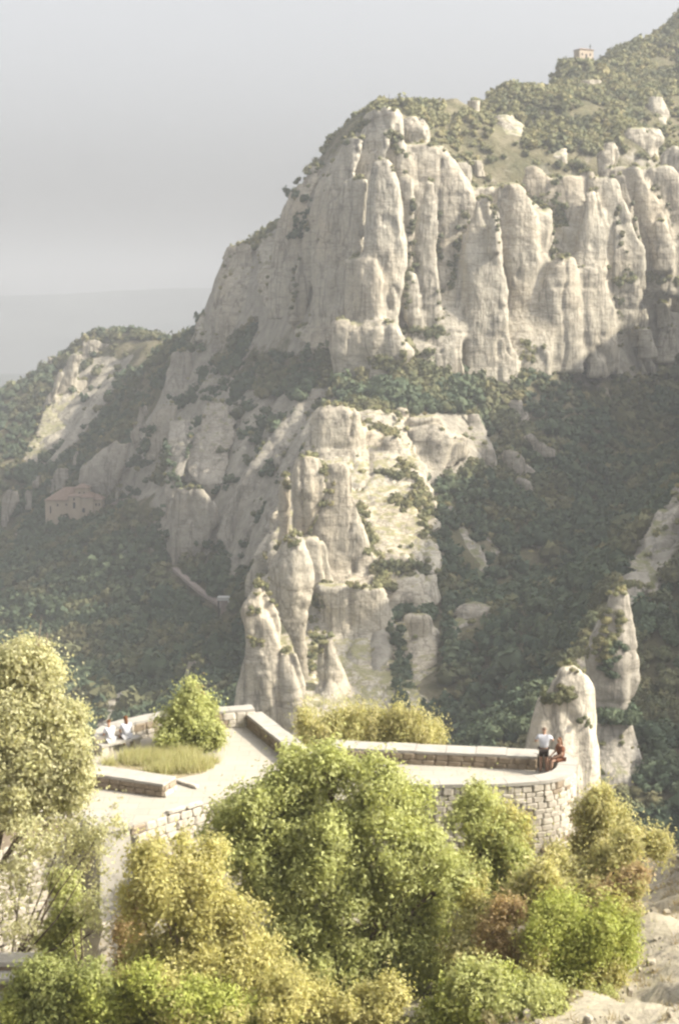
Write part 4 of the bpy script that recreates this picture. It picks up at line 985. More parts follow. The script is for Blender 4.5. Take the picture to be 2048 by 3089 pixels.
hillside = tag(link('hillside', new_mesh('hillside', np.stack([HX, HY, HZ], -1).reshape(-1, 3), grid_faces(len(hx), len(hy)), M['rubble'], True)), kind='structure')
def hz_at(x, y): return float(hill_z(np.array([float(x)]), np.array([float(y)]))[0])

# ------------------------------------------------------------------ terraces
def dl(x, y, z): return on_level(*D(x, y), z)[:2]
def smooth_poly(pts, n=6):
    pts = [np.array(p) for p in pts]; out = []
    for i in range(len(pts) - 1):
        p0, p1, p2, p3 = pts[max(i - 1, 0)], pts[i], pts[i + 1], pts[min(i + 2, len(pts) - 1)]
        for k in range(n):
            t = k / n
            out.append(0.5 * ((2 * p1) + (-p0 + p2) * t + (2 * p0 - 5 * p1 + 4 * p2 - p3) * t * t + (-p0 + 3 * p1 - 3 * p2 + p3) * t ** 3))
    out.append(pts[-1]); return np.array(out)
def offset_path(pts, dist):
    """shift a polyline to its right-hand side"""
    out = []
    for i in range(len(pts)):
        d = pts[min(i + 1, len(pts) - 1)] - pts[max(i - 1, 0)]; d = d / (np.linalg.norm(d) + 1e-9)
        out.append(pts[i] + np.array([d[1], -d[0]]) * dist)
    return np.array(out)
STONES = []
for k in range(10):
    g_ = np.random.default_rng(400 + k)
    bm = bmesh.new(); bmesh.ops.create_cube(bm, size=1.0)
    bmesh.ops.bevel(bm, geom=bm.edges[:], offset=0.16, segments=1, affect='EDGES')
    for v in bm.verts: v.co += Vector(g_.normal(size=3) * 0.035)
    me = bpy.data.meshes.new('stone'); bm.to_mesh(me); bm.free()
    STONES.append(me)
STONE_VAR = {}
def stone_mesh(k, mat):
    if (k, mat) not in STONE_VAR:
        me = STONES[k].copy(); me.materials.append(M[mat]); STONE_VAR[(k, mat)] = me
    return STONE_VAR[(k, mat)]
def lay_stones(path, z0, z1, parent, mats, course=0.26, length=(0.3, 0.62), proud=0.045, seed=1, limit=290):
    """lays single stones along the outside (right-hand side) of a path from z0 to z1"""
    g_ = np.random.default_rng(seed)
    seg = np.diff(path, axis=0); L = np.concatenate([[0], np.cumsum(np.linalg.norm(seg, axis=1))])
    z = z0; cnt = 0
    while z < z1 - 0.06:
        h = min(course * g_.uniform(0.8, 1.2), z1 - z)
        if z1 - z - h < 0.08: h = z1 - z
        s = -g_.uniform(0, 0.3)
        while s < L[-1] - 0.08:
            w = g_.uniform(*length); a, b = max(s, 0), min(s + w, L[-1])
            if b - a > 0.1 and cnt < limit:
                m_ = (a + b) / 2
                p = np.array([np.interp(m_, L, path[:, 0]), np.interp(m_, L, path[:, 1])])
                i = min(np.searchsorted(L, m_), len(seg)) - 1; i = max(i, 0)
                d = seg[i] / np.linalg.norm(seg[i]); nrm = np.array([d[1], -d[0]])
                o = bpy.data.objects.new('stone', stone_mesh(int(g_.integers(0, 10)), mats[int(g_.integers(0, len(mats)))]))
                C.objects.link(o); o.parent = parent
                pw = p + nrm * (proud * g_.uniform(0.3, 1.0) - 0.06)
                o.location = (float(pw[0]), float(pw[1]), float(z + h / 2)); o.rotation_euler = (0, 0, math.atan2(d[1], d[0]))
                o.scale = (float(b - a) * 0.99, 0.2, float(h) * 0.985)
                cnt += 1
            s += w
        z += h
    return cnt
def strip_solid(outer, inner, z0, z1):
    """solid between two polylines"""
    n_ = len(outer); V = [(*p, z0) for p in outer] + [(*p, z0) for p in inner] + [(*p, z1) for p in outer] + [(*p, z1) for p in inner]
    Fq = []
    for i in range(n_ - 1):
        a, b, c, d = i, i + 1, n_ + i + 1, n_ + i
        u = 2 * n_
        Fq += [(a, d, c, b), (u + a, u + b, u + c, u + d), (a, b, u + b, u + a), (d, u + d, u + c, c)]
    Fq += [(0, 2 * n_, 3 * n_, n_), (n_ - 1, 2 * n_ - 1, 4 * n_ - 1, 3 * n_ - 1)]
    return MB().add(V, Fq)
def parapet(name, label, path, thick, z0, z1, face_mats, side='right', coping=0.10, over=0.05, seed=1, both=False, group=None):
    """path runs along the visible face, stones on its right-hand side; body lies on the left-hand side"""
    o = empty(name, (0, 0, 0)); tag(o, label, 'wall', group)
    inner = offset_path(path, -thick)
    strip_solid(path, inner, z0, z1 - coping).build('core', M['pale_mortar' if 'stone_c' in face_mats else 'stone_core'], o)
    lay_stones(path, z0 + 0.01, z1 - coping - 0.005, o, face_mats, course=0.21, seed=seed)
    if both: lay_stones(inner[::-1], z0 + 0.01, z1 - coping - 0.005, o, face_mats, course=0.21, seed=seed + 1)
    # coping laid as separate slabs
    L = np.concatenate([[0], np.cumsum(np.linalg.norm(np.diff(path, axis=0), axis=1))]); n_ = max(1, int(round(L[-1] / 1.1)))
    po, pi = offset_path(path, over), offset_path(path, -thick - over)
    for k in range(n_):
        ss = np.linspace(L[-1] * k / n_ + 0.008, L[-1] * (k + 1) / n_ - 0.008, 5)
        f = lambda q: np.stack([np.interp(ss, L, q[:, 0]), np.interp(ss, L, q[:, 1])], 1)
        strip_solid(f(po), f(pi), z1 - coping, z1 + 0.012 * math.sin(k * 2.3 + seed)).build('coping_slab', M['coping'], o)
    return o
BROWN_SHADED = ['stone_a', 'stone_a', 'stone_a', 'stone_b']; PALE_SUNLIT = ['stone_c', 'stone_c', 'stone_b']  # darker set carries painted shade on parapet faces, paler set painted sunlight

# right terrace with rounded bastion end -------------------------------------------------
A_, B_ = dl(752, 1724.5, ZP), dl(1240, 1746.5, ZP)
back = [np.array(A_), np.array(B_)]
outer = smooth_poly([dl(1244, 1730, ZP), dl(1290, 1738, ZP), dl(1322, 1756, ZP), dl(1318, 1779, ZP), dl(1275, 1798, ZP), dl(1178, 1807, ZP), dl(1080, 1809.5, ZP), dl(982, 1811, ZP), dl(860, 1812, ZP)], 5)
floor_ring = np.vstack([[dl(738, 1710, ZP)], outer, [dl(738, 1812, ZP)]])
def slab(name, ring, z0, z1, mat, parent=None):
    n_ = len(ring); V = [(*p, z0) for p in ring] + [(*p, z1) for p in ring]
    return MB().add(V, [tuple(range(n_))[::-1], tuple(range(n_, 2 * n_))] + [(i, (i + 1) % n_, n_ + (i + 1) % n_, n_ + i) for i in range(n_)]).build(name, mat, parent)
tag(slab('terrace_floor', floor_ring, ZT - 0.3, ZT, M['paving']), kind='structure')
parapet('stone_parapet', 'long straight brown stone parapet with pale coping along the back of the right terrace', smooth_poly([A_, (np.array(A_) + np.array(B_)) / 2, B_], 4), 0.85, ZT - 0.2, ZP, BROWN_SHADED, seed=3)
# bastion: curved retaining wall under the terrace, with a low rim
bast = empty('round_bastion', (0, 0, 0)); tag(bast, 'tall rounded rubble stone bastion wall holding up the right terrace', 'wall')
ow = outer                                   # runs clockwise seen from above: outside lies on its left
path_out = ow[::-1]
inner_out = offset_path(path_out, -0.55)
strip_solid(path_out, inner_out, ZT - 8.5, ZP - 0.12).build('core', M['pale_mortar'], bast)
wall_path = path_out
lay_stones(wall_path[6:-8], ZT - 2.7, ZP - 0.13, bast, ['stone_c'] * 7 + ['stone_b'], course=0.22, length=(0.2, 0.5), proud=0.07, seed=8, limit=300)
L = np.concatenate([[0], np.cumsum(np.linalg.norm(np.diff(path_out, axis=0), axis=1))]); nseg = int(L[-1] / 1.2)
po, pi = offset_path(path_out, 0.11), offset_path(path_out, -0.6)
for k in range(nseg):
    ss = np.linspace(L[-1] * k / nseg + 0.006, L[-1] * (k + 1) / nseg - 0.006, 6)
    f = lambda q: np.stack([np.interp(ss, L, q[:, 0]), np.interp(ss, L, q[:, 1])], 1)
    strip_solid(f(po), f(pi), ZP - 0.12, ZP + 0.006 * (k % 3)).build('coping_slab', M['coping'], bast)
# left terrace --------------------------------------------------------------------------
lw = smooth_poly([dl(222, 1712, ZP), dl(228, 1692, ZP), dl(262, 1680, ZP), dl(330, 1664, ZP), dl(388, 1652, ZP), dl(450, 1646, ZP), dl(512, 1644, ZP), dl(582, 1639, ZP)], 4)   # outer top edge
rw = smooth_poly([dl(602, 1645, ZP), dl(660, 1690, ZP), dl(726, 1742, ZP)], 4)
fl = np.vstack([lw, rw, [(-0.8, 52.0)], [dl(560, 1840, ZT)], [dl(466, 1857, ZT)], [dl(387, 1880, ZT)], [dl(310, 1905, ZT)], [(-13.5, 48.2)], [(-15, 53.5)]])
lf = tag(slab('terrace_floor', fl, ZT - 5.5, ZT - 0.002, M['paving']), kind='structure')
lay_stones(np.array([(-13.5, 48.2), dl(310, 1905, ZT), dl(387, 1880, ZT), dl(466, 1857, ZT), dl(560, 1840, ZT)]), ZT - 2.2, ZT - 0.06, lf, ['stone_c'] * 5 + ['stone_b'], course=0.3, length=(0.3, 0.7), proud=0.09, seed=61, limit=220)
lw_in = offset_path(lw, 0.6)
parapet('stone_parapet', 'curved whitish stone parapet behind the two seated people', lw_in, 0.6, ZT - 0.2, ZP + 0.22, PALE_SUNLIT, seed=11, both=True)
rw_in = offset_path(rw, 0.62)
parapet('stone_parapet', 'slanting stone parapet with shaded inner face on the right of the left terrace', rw_in, 0.62, ZT - 1.5, ZP + 0.02, BROWN_SHADED, seed=13, both=True)
f0, f1 = dl(120, 1803, ZT), dl(380, 1842, ZT)
fpath = smooth_poly([f0, (np.array(f0) + np.array(f1)) / 2, f1], 4)
fp = parapet('stone_parapet', 'short brown stone parapet in front of the grass bed on the left terrace', fpath, 0.85, ZT - 0.2, ZP - 0.02, BROWN_SHADED, seed=17)
e0, e1 = f1, offset_path(fpath, -0.85)[-1]
lay_stones(np.array([e0, e1]), ZT, ZP - 0.13, fp, PALE_SUNLIT, course=0.21, seed=18)  # paler stones than the front, painting this end face as sunlit
# low kerbs
def kerb(label, a, b, w=0.22, h=0.13):
    a, b = np.array(a), np.array(b); n_ = max(2, int(np.linalg.norm(b - a) / 0.6)); o = empty('stone_kerb', (0, 0, 0)); tag(o, label, 'kerb')
    d = (b - a) / np.linalg.norm(b - a); nr = np.array([d[1], -d[0]])
    for k in range(n_):
        p = a + (b - a) * (k + 0.5) / n_
        s_ = link('kerb_stone', stone_mesh(k % 10, 'stone_c'), o, (*p, ZT + h / 2), math.atan2(d[1], d[0])); s_.scale = (np.linalg.norm(b - a) / n_ * 0.97, w, h)
kerb('short row of pale kerb stones leading off the end of the brown parapet', dl(410, 1806, ZT), dl(458, 1822, ZT))
kerb('pale kerb stones along the near edge of the left terrace floor', dl(387, 1880, ZT), dl(468, 1857, ZT))

# tall retaining wall with a buttress at lower left ---------------------------------------
Yw = 43.0
def wl(x, y, Y): return at(*D(x, y), Y)
zt_ = wl(94, 1935, Yw)[2]; xr_ = wl(262, 1950, Yw)[0]; xl_ = wl(-170, 1950, Yw)[0]; xe_ = wl(110, 1950, Yw)[0]
rw_ = empty('retaining_wall', (0, 0, 0)); tag(rw_, 'tall white rubble retaining wall seen through branches at lower left', 'wall')
MB().box(xl_, xe_ + 1.0, Yw + 0.02, Yw + 1.4, zt_ - 8, zt_ - 0.02).build('core', M['stone_core'], rw_)
lay_stones(np.array([(xl_, Yw), (xe_ + 1.0, Yw)]), zt_ - 4.6, zt_, rw_, ['stone_c'], course=0.36, length=(0.35, 0.8), proud=0.1, seed=23, limit=200)
bt = empty('stone_buttress', (0, 0, 0)); tag(bt, 'pale stone buttress pier with flared foot at lower left', 'wall')
Yb = 41.6
q = [wl(176, 1955, Yb), wl(252, 1955, Yb), wl(262, 2110, Yb), wl(270, 2165, Yb), wl(276, 2300, Yb), wl(138, 2300, Yb), wl(170, 2165, Yb), wl(174, 2110, Yb)]
def pier(name, pts_l, pts_r, Ya, Yb2, mat, parent):
    V, Fq = [], []
    for (l, r_) in zip(pts_l, pts_r):
        V += [(l[0], Ya, l[2]), (r_[0], Ya, l[2]), (r_[0], Yb2, l[2]), (l[0], Yb2, l[2])]
    for i in range(len(pts_l) - 1):
        for k in range(4): Fq.append((4 * i + k, 4 * i + (k + 1) % 4, 4 * i + 4 + (k + 1) % 4, 4 * i + 4 + k))
    Fq += [(0, 1, 2, 3), tuple(4 * (len(pts_l) - 1) + k for k in (3, 2, 1, 0))]
    return MB().add(V, Fq).build(name, mat, parent)
pier('shaft', [wl(176, 1955, Yb), wl(173, 2060, Yb), wl(172, 2165, Yb)], [wl(252, 1955, Yb), wl(261, 2060, Yb), wl(268, 2165, Yb)], Yb, Yw - 0.02, M['coping'], bt)
pier('foot', [wl(170, 2167, Yb - 0.15), wl(140, 2262, Yb - 0.15), wl(120, 2330, Yb - 0.15)], [wl(271, 2167, Yb - 0.15), wl(276, 2262, Yb - 0.15), wl(279, 2330, Yb - 0.15)], Yb - 0.25, Yw - 0.02, M['stone_c'], bt)
MB().box(wl(168, 1950, Yb)[0], wl(258, 1950, Yb)[0], Yb - 0.08, Yw - 0.02, wl(176, 1954, Yb)[2], wl(176, 1940, Yb)[2]).build('cap', M['coping'], bt)
for o_ in (rw_, bt):
    pv = Vector((float(xe_), Yw, 0)); a_ = R(38); o_.rotation_euler = (0, 0, a_); o_.location = pv - Matrix.Rotation(a_, 3, 'Z') @ pv
# low stone steps in the corner
stp = empty('stone_steps', (0, 0, 0)); tag(stp, 'pale stone steps with dark gaps in the bottom left corner', 'steps')
for k, (xd, yd, w_) in enumerate([(92, 2222, 260), (58, 2262, 250), (30, 2312, 240), (10, 2352, 240)]):
    p = wl(xd, yd, 37.5 - k * 0.45)
    MB().box(p[0] - w_ / 3285 * 37, p[0], p[1], p[1] + 0.62, p[2] - 0.14, p[2]).build('tread', M['coping'], stp)
    MB().box(p[0] - w_ / 3285 * 37, p[0] - 0.08, p[1] + 0.07, p[1] + 0.60, p[2] - 0.75, p[2] - 0.142).build('riser', M['stone_a'], stp)

# ------------------------------------------------------------------ near trees
GREENS = {
    'pale': [(0.52, 0.51, 0.29), (0.47, 0.47, 0.25), (0.58, 0.55, 0.37)],
    'fresh': [(0.395, 0.425, 0.155), (0.455, 0.48, 0.19), (0.53, 0.54, 0.265)],
    'olive': [(0.46, 0.44, 0.16), (0.51, 0.48, 0.19), (0.56, 0.51, 0.26)],
    'bright': [(0.36, 0.41, 0.10), (0.42, 0.46, 0.13), (0.42, 0.42, 0.14)],
    'dark': [(0.26, 0.30, 0.10), (0.33, 0.36, 0.13), (0.42, 0.43, 0.19)],
    'straw': [(0.51, 0.48, 0.22), (0.46, 0.46, 0.19), (0.57, 0.51, 0.29)],
    'rust': [(0.44, 0.32, 0.18), (0.50, 0.38, 0.23), (0.40, 0.33, 0.15)],
}
def near_tree(name, label, cat, lobes, Y, color, leaves, leaf=0.085, base=None, tuft=0.22, seed=1, spiky=0.0, thick=0.10, accent=None, group=None, jitterY=0.5):
    """lobes: (x, y, radius) in picture units at distance Y(+offset)"""
    g_ = np.random.default_rng(seed)
    cs, rs = [], []
    for l in lobes:
        off = l[3] if len(l) > 3 else g_.uniform(-jitterY, jitterY)
        p = wl(l[0], l[1], Y + off); cs.append(p); rs.append(l[2] / 3285 * (Y + off))
    cs, rs = np.array(cs), np.array(rs)
    sub_c, sub_r = [cs], [rs * 0.70]
    for c, r_ in zip(cs, rs):
        k = 13; dd_ = g_.normal(size=(k, 3)); dd_[:, 1] -= 0.5; dd_[:, 2] += 0.35; dd_ /= np.linalg.norm(dd_, axis=1, keepdims=True)
        sub_c.append(c + dd_ * r_ * g_.uniform(0.68, 1.02, (k, 1))); sub_r.append(r_ * g_.uniform(0.18, 0.40, k))
    main_c, main_r = cs, rs
    bx = cs[:, 0].mean() if base is None else base[0]; by = Y if base is None else base[1]
    bz = hz_at(bx, by) - 0.2 if base is None or len(base) < 3 else base[2]
    low = cs[:, 2].min()
    bz = min(bz, low - 0.3)
    o = empty(name, (bx, by, bz)); tag(o, label, cat, group)
    b0 = np.array([bx, by, bz])
    # trunk and limbs
    topc = cs[np.argmax(cs[:, 2])]; mid = cs.mean(0)
    fork = b0 * 0.45 + mid * 0.55; fork[2] = min(fork[2], bz + (low - bz) * 0.7 + 0.4)
    tr = MB(); tr.tube([b0 - b0, (b0 * 0.6 + fork * 0.4 - b0) + g_.normal(size=3) * 0.06, fork - b0], [thick * 1.4, thick * 1.1, thick], 8); tr.build('trunk', M['bark'], o, True)
    lb = MB()
    for c, r_ in zip(cs, rs):
        m1 = fork * 0.5 + c * 0.5 + g_.normal(size=3) * 0.2; m1[2] -= 0.15
        lb.tube([fork - b0, m1 - b0, c - b0], [thick * 0.6, thick * 0.4, thick * 0.14], 5)
        for k in range(5):
            e = c + g_.normal(size=3) * r_ * 0.45
            lb.tube([(m1 * 0.4 + c * 0.6) - b0, (c * 0.5 + e * 0.5) - b0 + g_.normal(size=3) * 0.05, e - b0], [thick * 0.2, thick * 0.12, thick * 0.05], 4)
    lb.build('limbs', M['bark'], o, True)
    # leaves in tufts over each lobe, inner ones hidden inside other lobes dropped
    leaves = int(leaves * 1.95); leaf *= 0.75
    cs, rs = np.concatenate(sub_c), np.concatenate(sub_r)
    area = rs ** 2; nt_ = int(leaves / 26); pick = g_.choice(len(cs), nt_, p=area / area.sum())
    d = g_.normal(size=(nt_, 3)); d /= np.linalg.norm(d, axis=1, keepdims=True)
    rr = rs[pick] * (0.55 + 0.45 * g_.uniform(size=nt_) ** 0.45) * (1 + 0.22 * vnoise(d[:, 0] * 2.2 + pick * 3.1, d[:, 1] * 2.2, d[:, 2] * 2.2, seed))
    tc = cs[pick] + d * rr[:, None]
    ts = tuft * g_.uniform(0.6, 1.35, nt_)
    gap = fbm(tc[:, 0] / 0.8, tc[:, 1] / 0.8, tc[:, 2] / 0.8, seed + 4, 3) > -0.24
    tc, ts, d, pick = tc[gap], ts[gap], d[gap], pick[gap]; nt_ = len(tc)
    per = g_.poisson(26, nt_).clip(8, 60); idx = np.repeat(np.arange(nt_), per); n_ = len(idx)
    offs = g_.normal(size=(n_, 3)); offs *= (ts[idx] * 0.5)[:, None]; offs *= np.where(g_.uniform(size=(n_, 1)) < 0.13, 2.1, 1.0)
    if spiky: offs[:, 2] *= 1 + spiky
    pos = tc[idx] + offs
    nrm = d[idx] * 0.55 + offs / ts[idx][:, None] * 0.5 + g_.normal(size=(n_, 3)) * 0.55 + np.array([0.1, 0, 0.35]); nrm /= np.linalg.norm(nrm, axis=1, keepdims=True)
    ax = np.cross(nrm, g_.normal(size=(n_, 3)))
    if spiky: ax = ax * (1 - spiky * 0.5) + np.array([0, 0, 1.0]) * spiky
    ax /= np.linalg.norm(ax, axis=1, keepdims=True); bx2 = np.cross(nrm, ax); bx2 /= np.linalg.norm(bx2, axis=1, keepdims=True) + 1e-9
    s = (leaf * g_.uniform(0.6, 1.35, n_))[:, None]; wdt = 0.62 - 0.2 * spiky
    Q = np.stack([pos - ax * s + bx2 * s * wdt, pos + ax * s * 1.1, pos - ax * s * 0.8 - bx2 * s * wdt], 1) - b0
    pal = np.array(GREENS[color]); tw = g_.dirichlet((1, 1, 1), nt_)
    tcol = tw @ pal * g_.uniform(0.8, 1.2, (nt_, 1))
    if accent is not None:
        am = fbm(tc[:, 0] / 1.1, tc[:, 1] / 1.1, tc[:, 2] / 1.1, seed + 8, 2) > accent[1]
        tcol[am] = (g_.dirichlet((1, 1, 1), am.sum()) @ np.array(GREENS[accent[0]]))
    lc = tcol[idx] * g_.uniform(0.85, 1.14, (n_, 1))
    link('crown', new_mesh('crown', Q.reshape(-1, 3), np.arange(n_ * 3).reshape(-1, 3), M['leaf'], False, np.repeat(lc, 3, axis=0)), o)
    return o

near_tree('pale_tree', 'pale yellow-green feathery tree filling the left edge above the retaining wall', 'tree',
          [(20, 1545, 75), (70, 1540, 50), (92, 1600, 75), (150, 1680, 52), (40, 1690, 110), (120, 1765, 88), (20, 1810, 90), (165, 1835, 56), (90, 1850, 60), (0, 1620, 90), (95, 1500, 16), (60, 1500, 25), (175, 1660, 24)], 40, 'pale', 46000, 0.075, base=(-12.2, 41.0), seed=31, tuft=0.26)
near_tree('pale_tree', 'thin sparse pale branches hanging in front of the white retaining wall', 'tree',
          [(60, 1950, 80), (200, 1920, 60), (250, 1905, 48), (130, 1990, 70), (30, 2060, 70), (215, 1985, 40), (150, 1920, 60), (215, 2090, 40), (225, 2140, 36), (60, 2150, 60)], 38.5, 'pale', 4200, 0.07, base=(-11.8, 39.5), seed=32, tuft=0.25, thick=0.06)
near_tree('broadleaf_tree', 'large dense green tree in the centre foreground hiding the terrace edge', 'tree',
          [(760, 1775, 62), (680, 1785, 60), (720, 1830, 90), (580, 1850, 70), (640, 1860, 80), (850, 1810, 70), (940, 1860, 70), (500, 1920, 48), (540, 1960, 60), (640, 1960, 100), (780, 1920, 110), (900, 1950, 100), (985, 1990, 80), (620, 2040, 90), (760, 2060, 110), (900, 2090, 105), (1005, 2110, 70), (700, 2170, 100), (850, 2200, 110), (960, 2210, 80), (790, 2320, 100), (660, 2080, 80), (560, 1900, 60), (1030, 2030, 50)], 43.4, 'fresh', 74000, 0.085, base=(0.3, 44.0), seed=33, tuft=0.30, thick=0.2, jitterY=0.9)
near_tree('olive_bush_tree', 'olive-brown bushy tree left of the large centre tree', 'tree',
          [(345, 1985, 58), (400, 1975, 55), (395, 2040, 90), (480, 2030, 80), (330, 2090, 55), (450, 2130, 100), (550, 2120, 70), (380, 2220, 80), (500, 2230, 100), (610, 2230, 80), (450, 2330, 100), (600, 2330, 100), (700, 2340, 80), (340, 2310, 60)], 37.6, 'olive', 52000, 0.075, base=(-4.4, 38.0), seed=34, tuft=0.26, thick=0.13, accent=('rust', 0.44), spiky=0.3)
near_tree('slender_tree', 'yellow-green tree against the foot of the bastion wall', 'tree',
          [(1105, 1850, 42), (1075, 1885, 55), (1150, 1905, 60), (1125, 1960, 65), (1185, 1985, 45), (1095, 2030, 65), (1160, 2060, 55), (1190, 1925, 36)], 46, 'fresh', 20000, 0.08, seed=35, tuft=0.26, accent=('olive', 0.12), spiky=0.2)
near_tree('pine_bush', 'straw-green bush right of the bastion against the dark valley', 'bush',
          [(1385, 1860, 42), (1350, 1890, 36), (1420, 1895, 36), (1385, 1930, 55), (1345, 1960, 40)], 49, 'straw', 11000, 0.08, seed=36, tuft=0.25, spiky=0.4)
near_tree('pine_bush', 'yellow-green bush at the right edge on top of the pale rock slope', 'bush',
          [(1480, 1940, 36), (1520, 1955, 30), (1440, 1965, 42), (1400, 2020, 55), (1330, 2050, 50), (1290, 2000, 40), (1270, 2080, 46), (1360, 2090, 50), (1220, 2040, 40)], 46.5, 'straw', 22000, 0.08, seed=37, tuft=0.25, spiky=0.35, accent=('rust', 0.3))
near_tree('round_bush', 'round bright green bush on the pale rock slope at lower right', 'bush',
          [(1330, 2165, 92), (1275, 2125, 60), (1395, 2145, 66), (1300, 2235, 80), (1375, 2235, 76), (1245, 2190, 50), (1430, 2190, 44)], 39, 'bright', 30000, 0.07, seed=38, tuft=0.24, spiky=0.3, accent=('olive', 0.15))
near_tree('dry_shrub', 'reddish half-dead shrub left of the round bright bush', 'bush',
          [(1165, 2110, 42), (1140, 2165, 46), (1185, 2200, 40), (1160, 2240, 30)], 39.5, 'rust', 6000, 0.065, seed=39, tuft=0.22, thick=0.07)
near_tree('green_bush', 'low light green bush at the bottom edge right of centre', 'bush',
          [(1110, 2275, 62), (1180, 2310, 80), (1060, 2310, 46), (1240, 2350, 60), (1130, 2350, 80), (1000, 2345, 40)], 36.5, 'bright', 20000, 0.075, seed=40, tuft=0.25, accent=('fresh', 0.0))
near_tree('dark_bush', 'dark green bush across the bottom left corner below the buttress', 'bush',
          [(70, 2300, 62), (150, 2300, 80), (225, 2290, 62), (300, 2330, 66), (380, 2320, 50), (110, 2255, 40), (60, 2360, 50), (200, 2350, 80)], 36, 'dark', 26000, 0.075, seed=41, tuft=0.25, accent=('bright', 0.12))
near_tree('green_bush', 'soft green bush at the bottom edge under the olive tree', 'bush',
          [(300, 2290, 44), (350, 2265, 50), (420, 2300, 60), (500, 2340, 60), (560, 2370, 60), (640, 2350, 50)], 35.5, 'bright', 16000, 0.07, seed=51, tuft=0.24, accent=('olive', 0.05))
near_tree('olive_bush', 'yellowish bush at the bottom edge below the large centre tree', 'bush',
          [(720, 2330, 60), (800, 2345, 70), (880, 2330, 60), (660, 2290, 50), (900, 2280, 40)], 36.5, 'olive', 15000, 0.07, seed=52, tuft=0.24)
near_tree('olive_bush', 'loose yellow-green bush between the bastion foot and the round bright bush', 'bush',
          [(1240, 2030, 50), (1200, 2080, 50), (1270, 2060, 44), (1100, 2120, 55), (1080, 2190, 50), (1060, 2240, 46)], 42, 'straw', 14000, 0.075, seed=53, tuft=0.25, accent=('olive', 0.0))
near_tree('straw_bush', 'brownish straw bush beside the pale rock strip at the right edge', 'bush',
          [(1440, 2060, 40), (1405, 2085, 40), (1470, 2030, 30), (1455, 2105, 30), (1380, 2060, 36)], 43.5, 'straw', 9000, 0.075, seed=54, tuft=0.24, accent=('rust', 0.05))
near_tree('green_bush', 'green bush on the bottom edge under the round bright bush', 'bush',
          [(1330, 2330, 44), (1390, 2320, 40), (1280, 2310, 40), (1350, 2365, 50), (1420, 2350, 36)], 37.5, 'fresh', 9000, 0.07, seed=55, tuft=0.24, accent=('straw', 0.1))
near_tree('young_tree', 'young green tree growing in the gap left of the buttress', 'tree',
          [(150, 2050, 36), (160, 2115, 48), (130, 2165, 42), (115, 2220, 34), (185, 2100, 26), (150, 2200, 36)], 40.2, 'fresh', 9000, 0.075, seed=42, tuft=0.24)
near_tree('rust_shrub', 'brown undergrowth right of the buttress foot', 'bush',
          [(300, 2150, 34), (310, 2200, 36), (300, 2250, 34)], 41.5, 'rust', 5000, 0.075, seed=43, tuft=0.25)
near_tree('terrace_tree', 'small pointed green tree standing on the left terrace beside the grass', 'tree',
          [(441, 1588, 14), (440, 1612, 26), (425, 1645, 42), (470, 1650, 36), (400, 1685, 40), (445, 1690, 56), (485, 1700, 32), (400, 1715, 30), (470, 1730, 32), (445, 1572, 7)], 55.6, 'fresh', 22000, 0.08, base=(-5.9, 55.6, ZT), seed=44, tuft=0.24, accent=('rust', 0.42), jitterY=0.3, thick=0.09)
near_tree('juniper_bush', 'broad straw-green bush growing up behind the long right parapet', 'bush',
          [(770, 1690, 42), (720, 1690, 36), (840, 1665, 46), (900, 1680, 50), (955, 1690, 46), (995, 1705, 30), (860, 1640, 22), (915, 1650, 24), (700, 1660, 16), (800, 1710, 60), (900, 1730, 60)], 61.5, 'straw', 24000, 0.09, seed=45, tuft=0.3, spiky=0.6, jitterY=1.0)
# bare twigs
def twig(name, label, base, tip_list, mat='dead_wood', r=0.03):
    o = empty(name, base); tag(o, label, 'branch'); m = MB(); b = np.array(base)
    for t in tip_list:
        t = np.array(t); mm = (b * 0.5 + t * 0.5) + rng.normal(size=3) * 0.08
        m.tube([(0, 0, 0), mm - b, t - b], [r, r * 0.7, r * 0.25], 5)
    m.build('stems', M[mat], o)
twig('bare_twig', 'thin bare twig sticking out of the top of the pale tree', wl(90, 1520, 39.6), [wl(97, 1425, 39.6), wl(110, 1460, 39.7), (wl(80, 1450, 39.6))], r=0.018)
twig('bare_branch', 'forked bare grey branches in the half-dead shrub', wl(1175, 2262, 38.9), [wl(1150, 2190, 38.8), wl(1205, 2215, 38.8), wl(1190, 2150, 38.9)], r=0.035)

# grass on the bed of the left terrace, dry tufts on the rock slope -----------------------------
def blades(name, label, P, hgt, colr, lean=0.35, w=0.012, kind='stuff'):
    n_ = len(P); g_ = np.random.default_rng(77)
    d = g_.normal(size=(n_, 3)) * lean; d[:, 2] = 1; d /= np.linalg.norm(d, axis=1, keepdims=True)
    sd = np.cross(d, g_.normal(size=(n_, 3))); sd /= np.linalg.norm(sd, axis=1, keepdims=True)
    Q = np.stack([P - sd * w, P + sd * w, P + d * hgt[:, None]], 1)
    o = link(name, new_mesh(name, Q.reshape(-1, 3), np.arange(n_ * 3).reshape(-1, 3), M['leaf'], False, np.repeat(colr, 3, axis=0)))
    tag(o, label, 'grass', kind=kind)
gb = np.array([dl(240, 1768, ZT), dl(300, 1742, ZT), dl(380, 1738, ZT), dl(450, 1745, ZT), dl(500, 1760, ZT), dl(470, 1785, ZT), dl(410, 1797, ZT), dl(300, 1783, ZT)])
def in_poly(P, poly):
    x, y = P[:, 0], P[:, 1]; ins = np.zeros(len(P), bool)
    for i in range(len(poly)):
        a, b = poly[i], poly[i - 1]
        ins ^= ((a[1] > y) != (b[1] > y)) & (x < (b[0] - a[0]) * (y - a[1]) / (b[1] - a[1] + 1e-12) + a[0])
    return ins
g = np.random.default_rng(9)
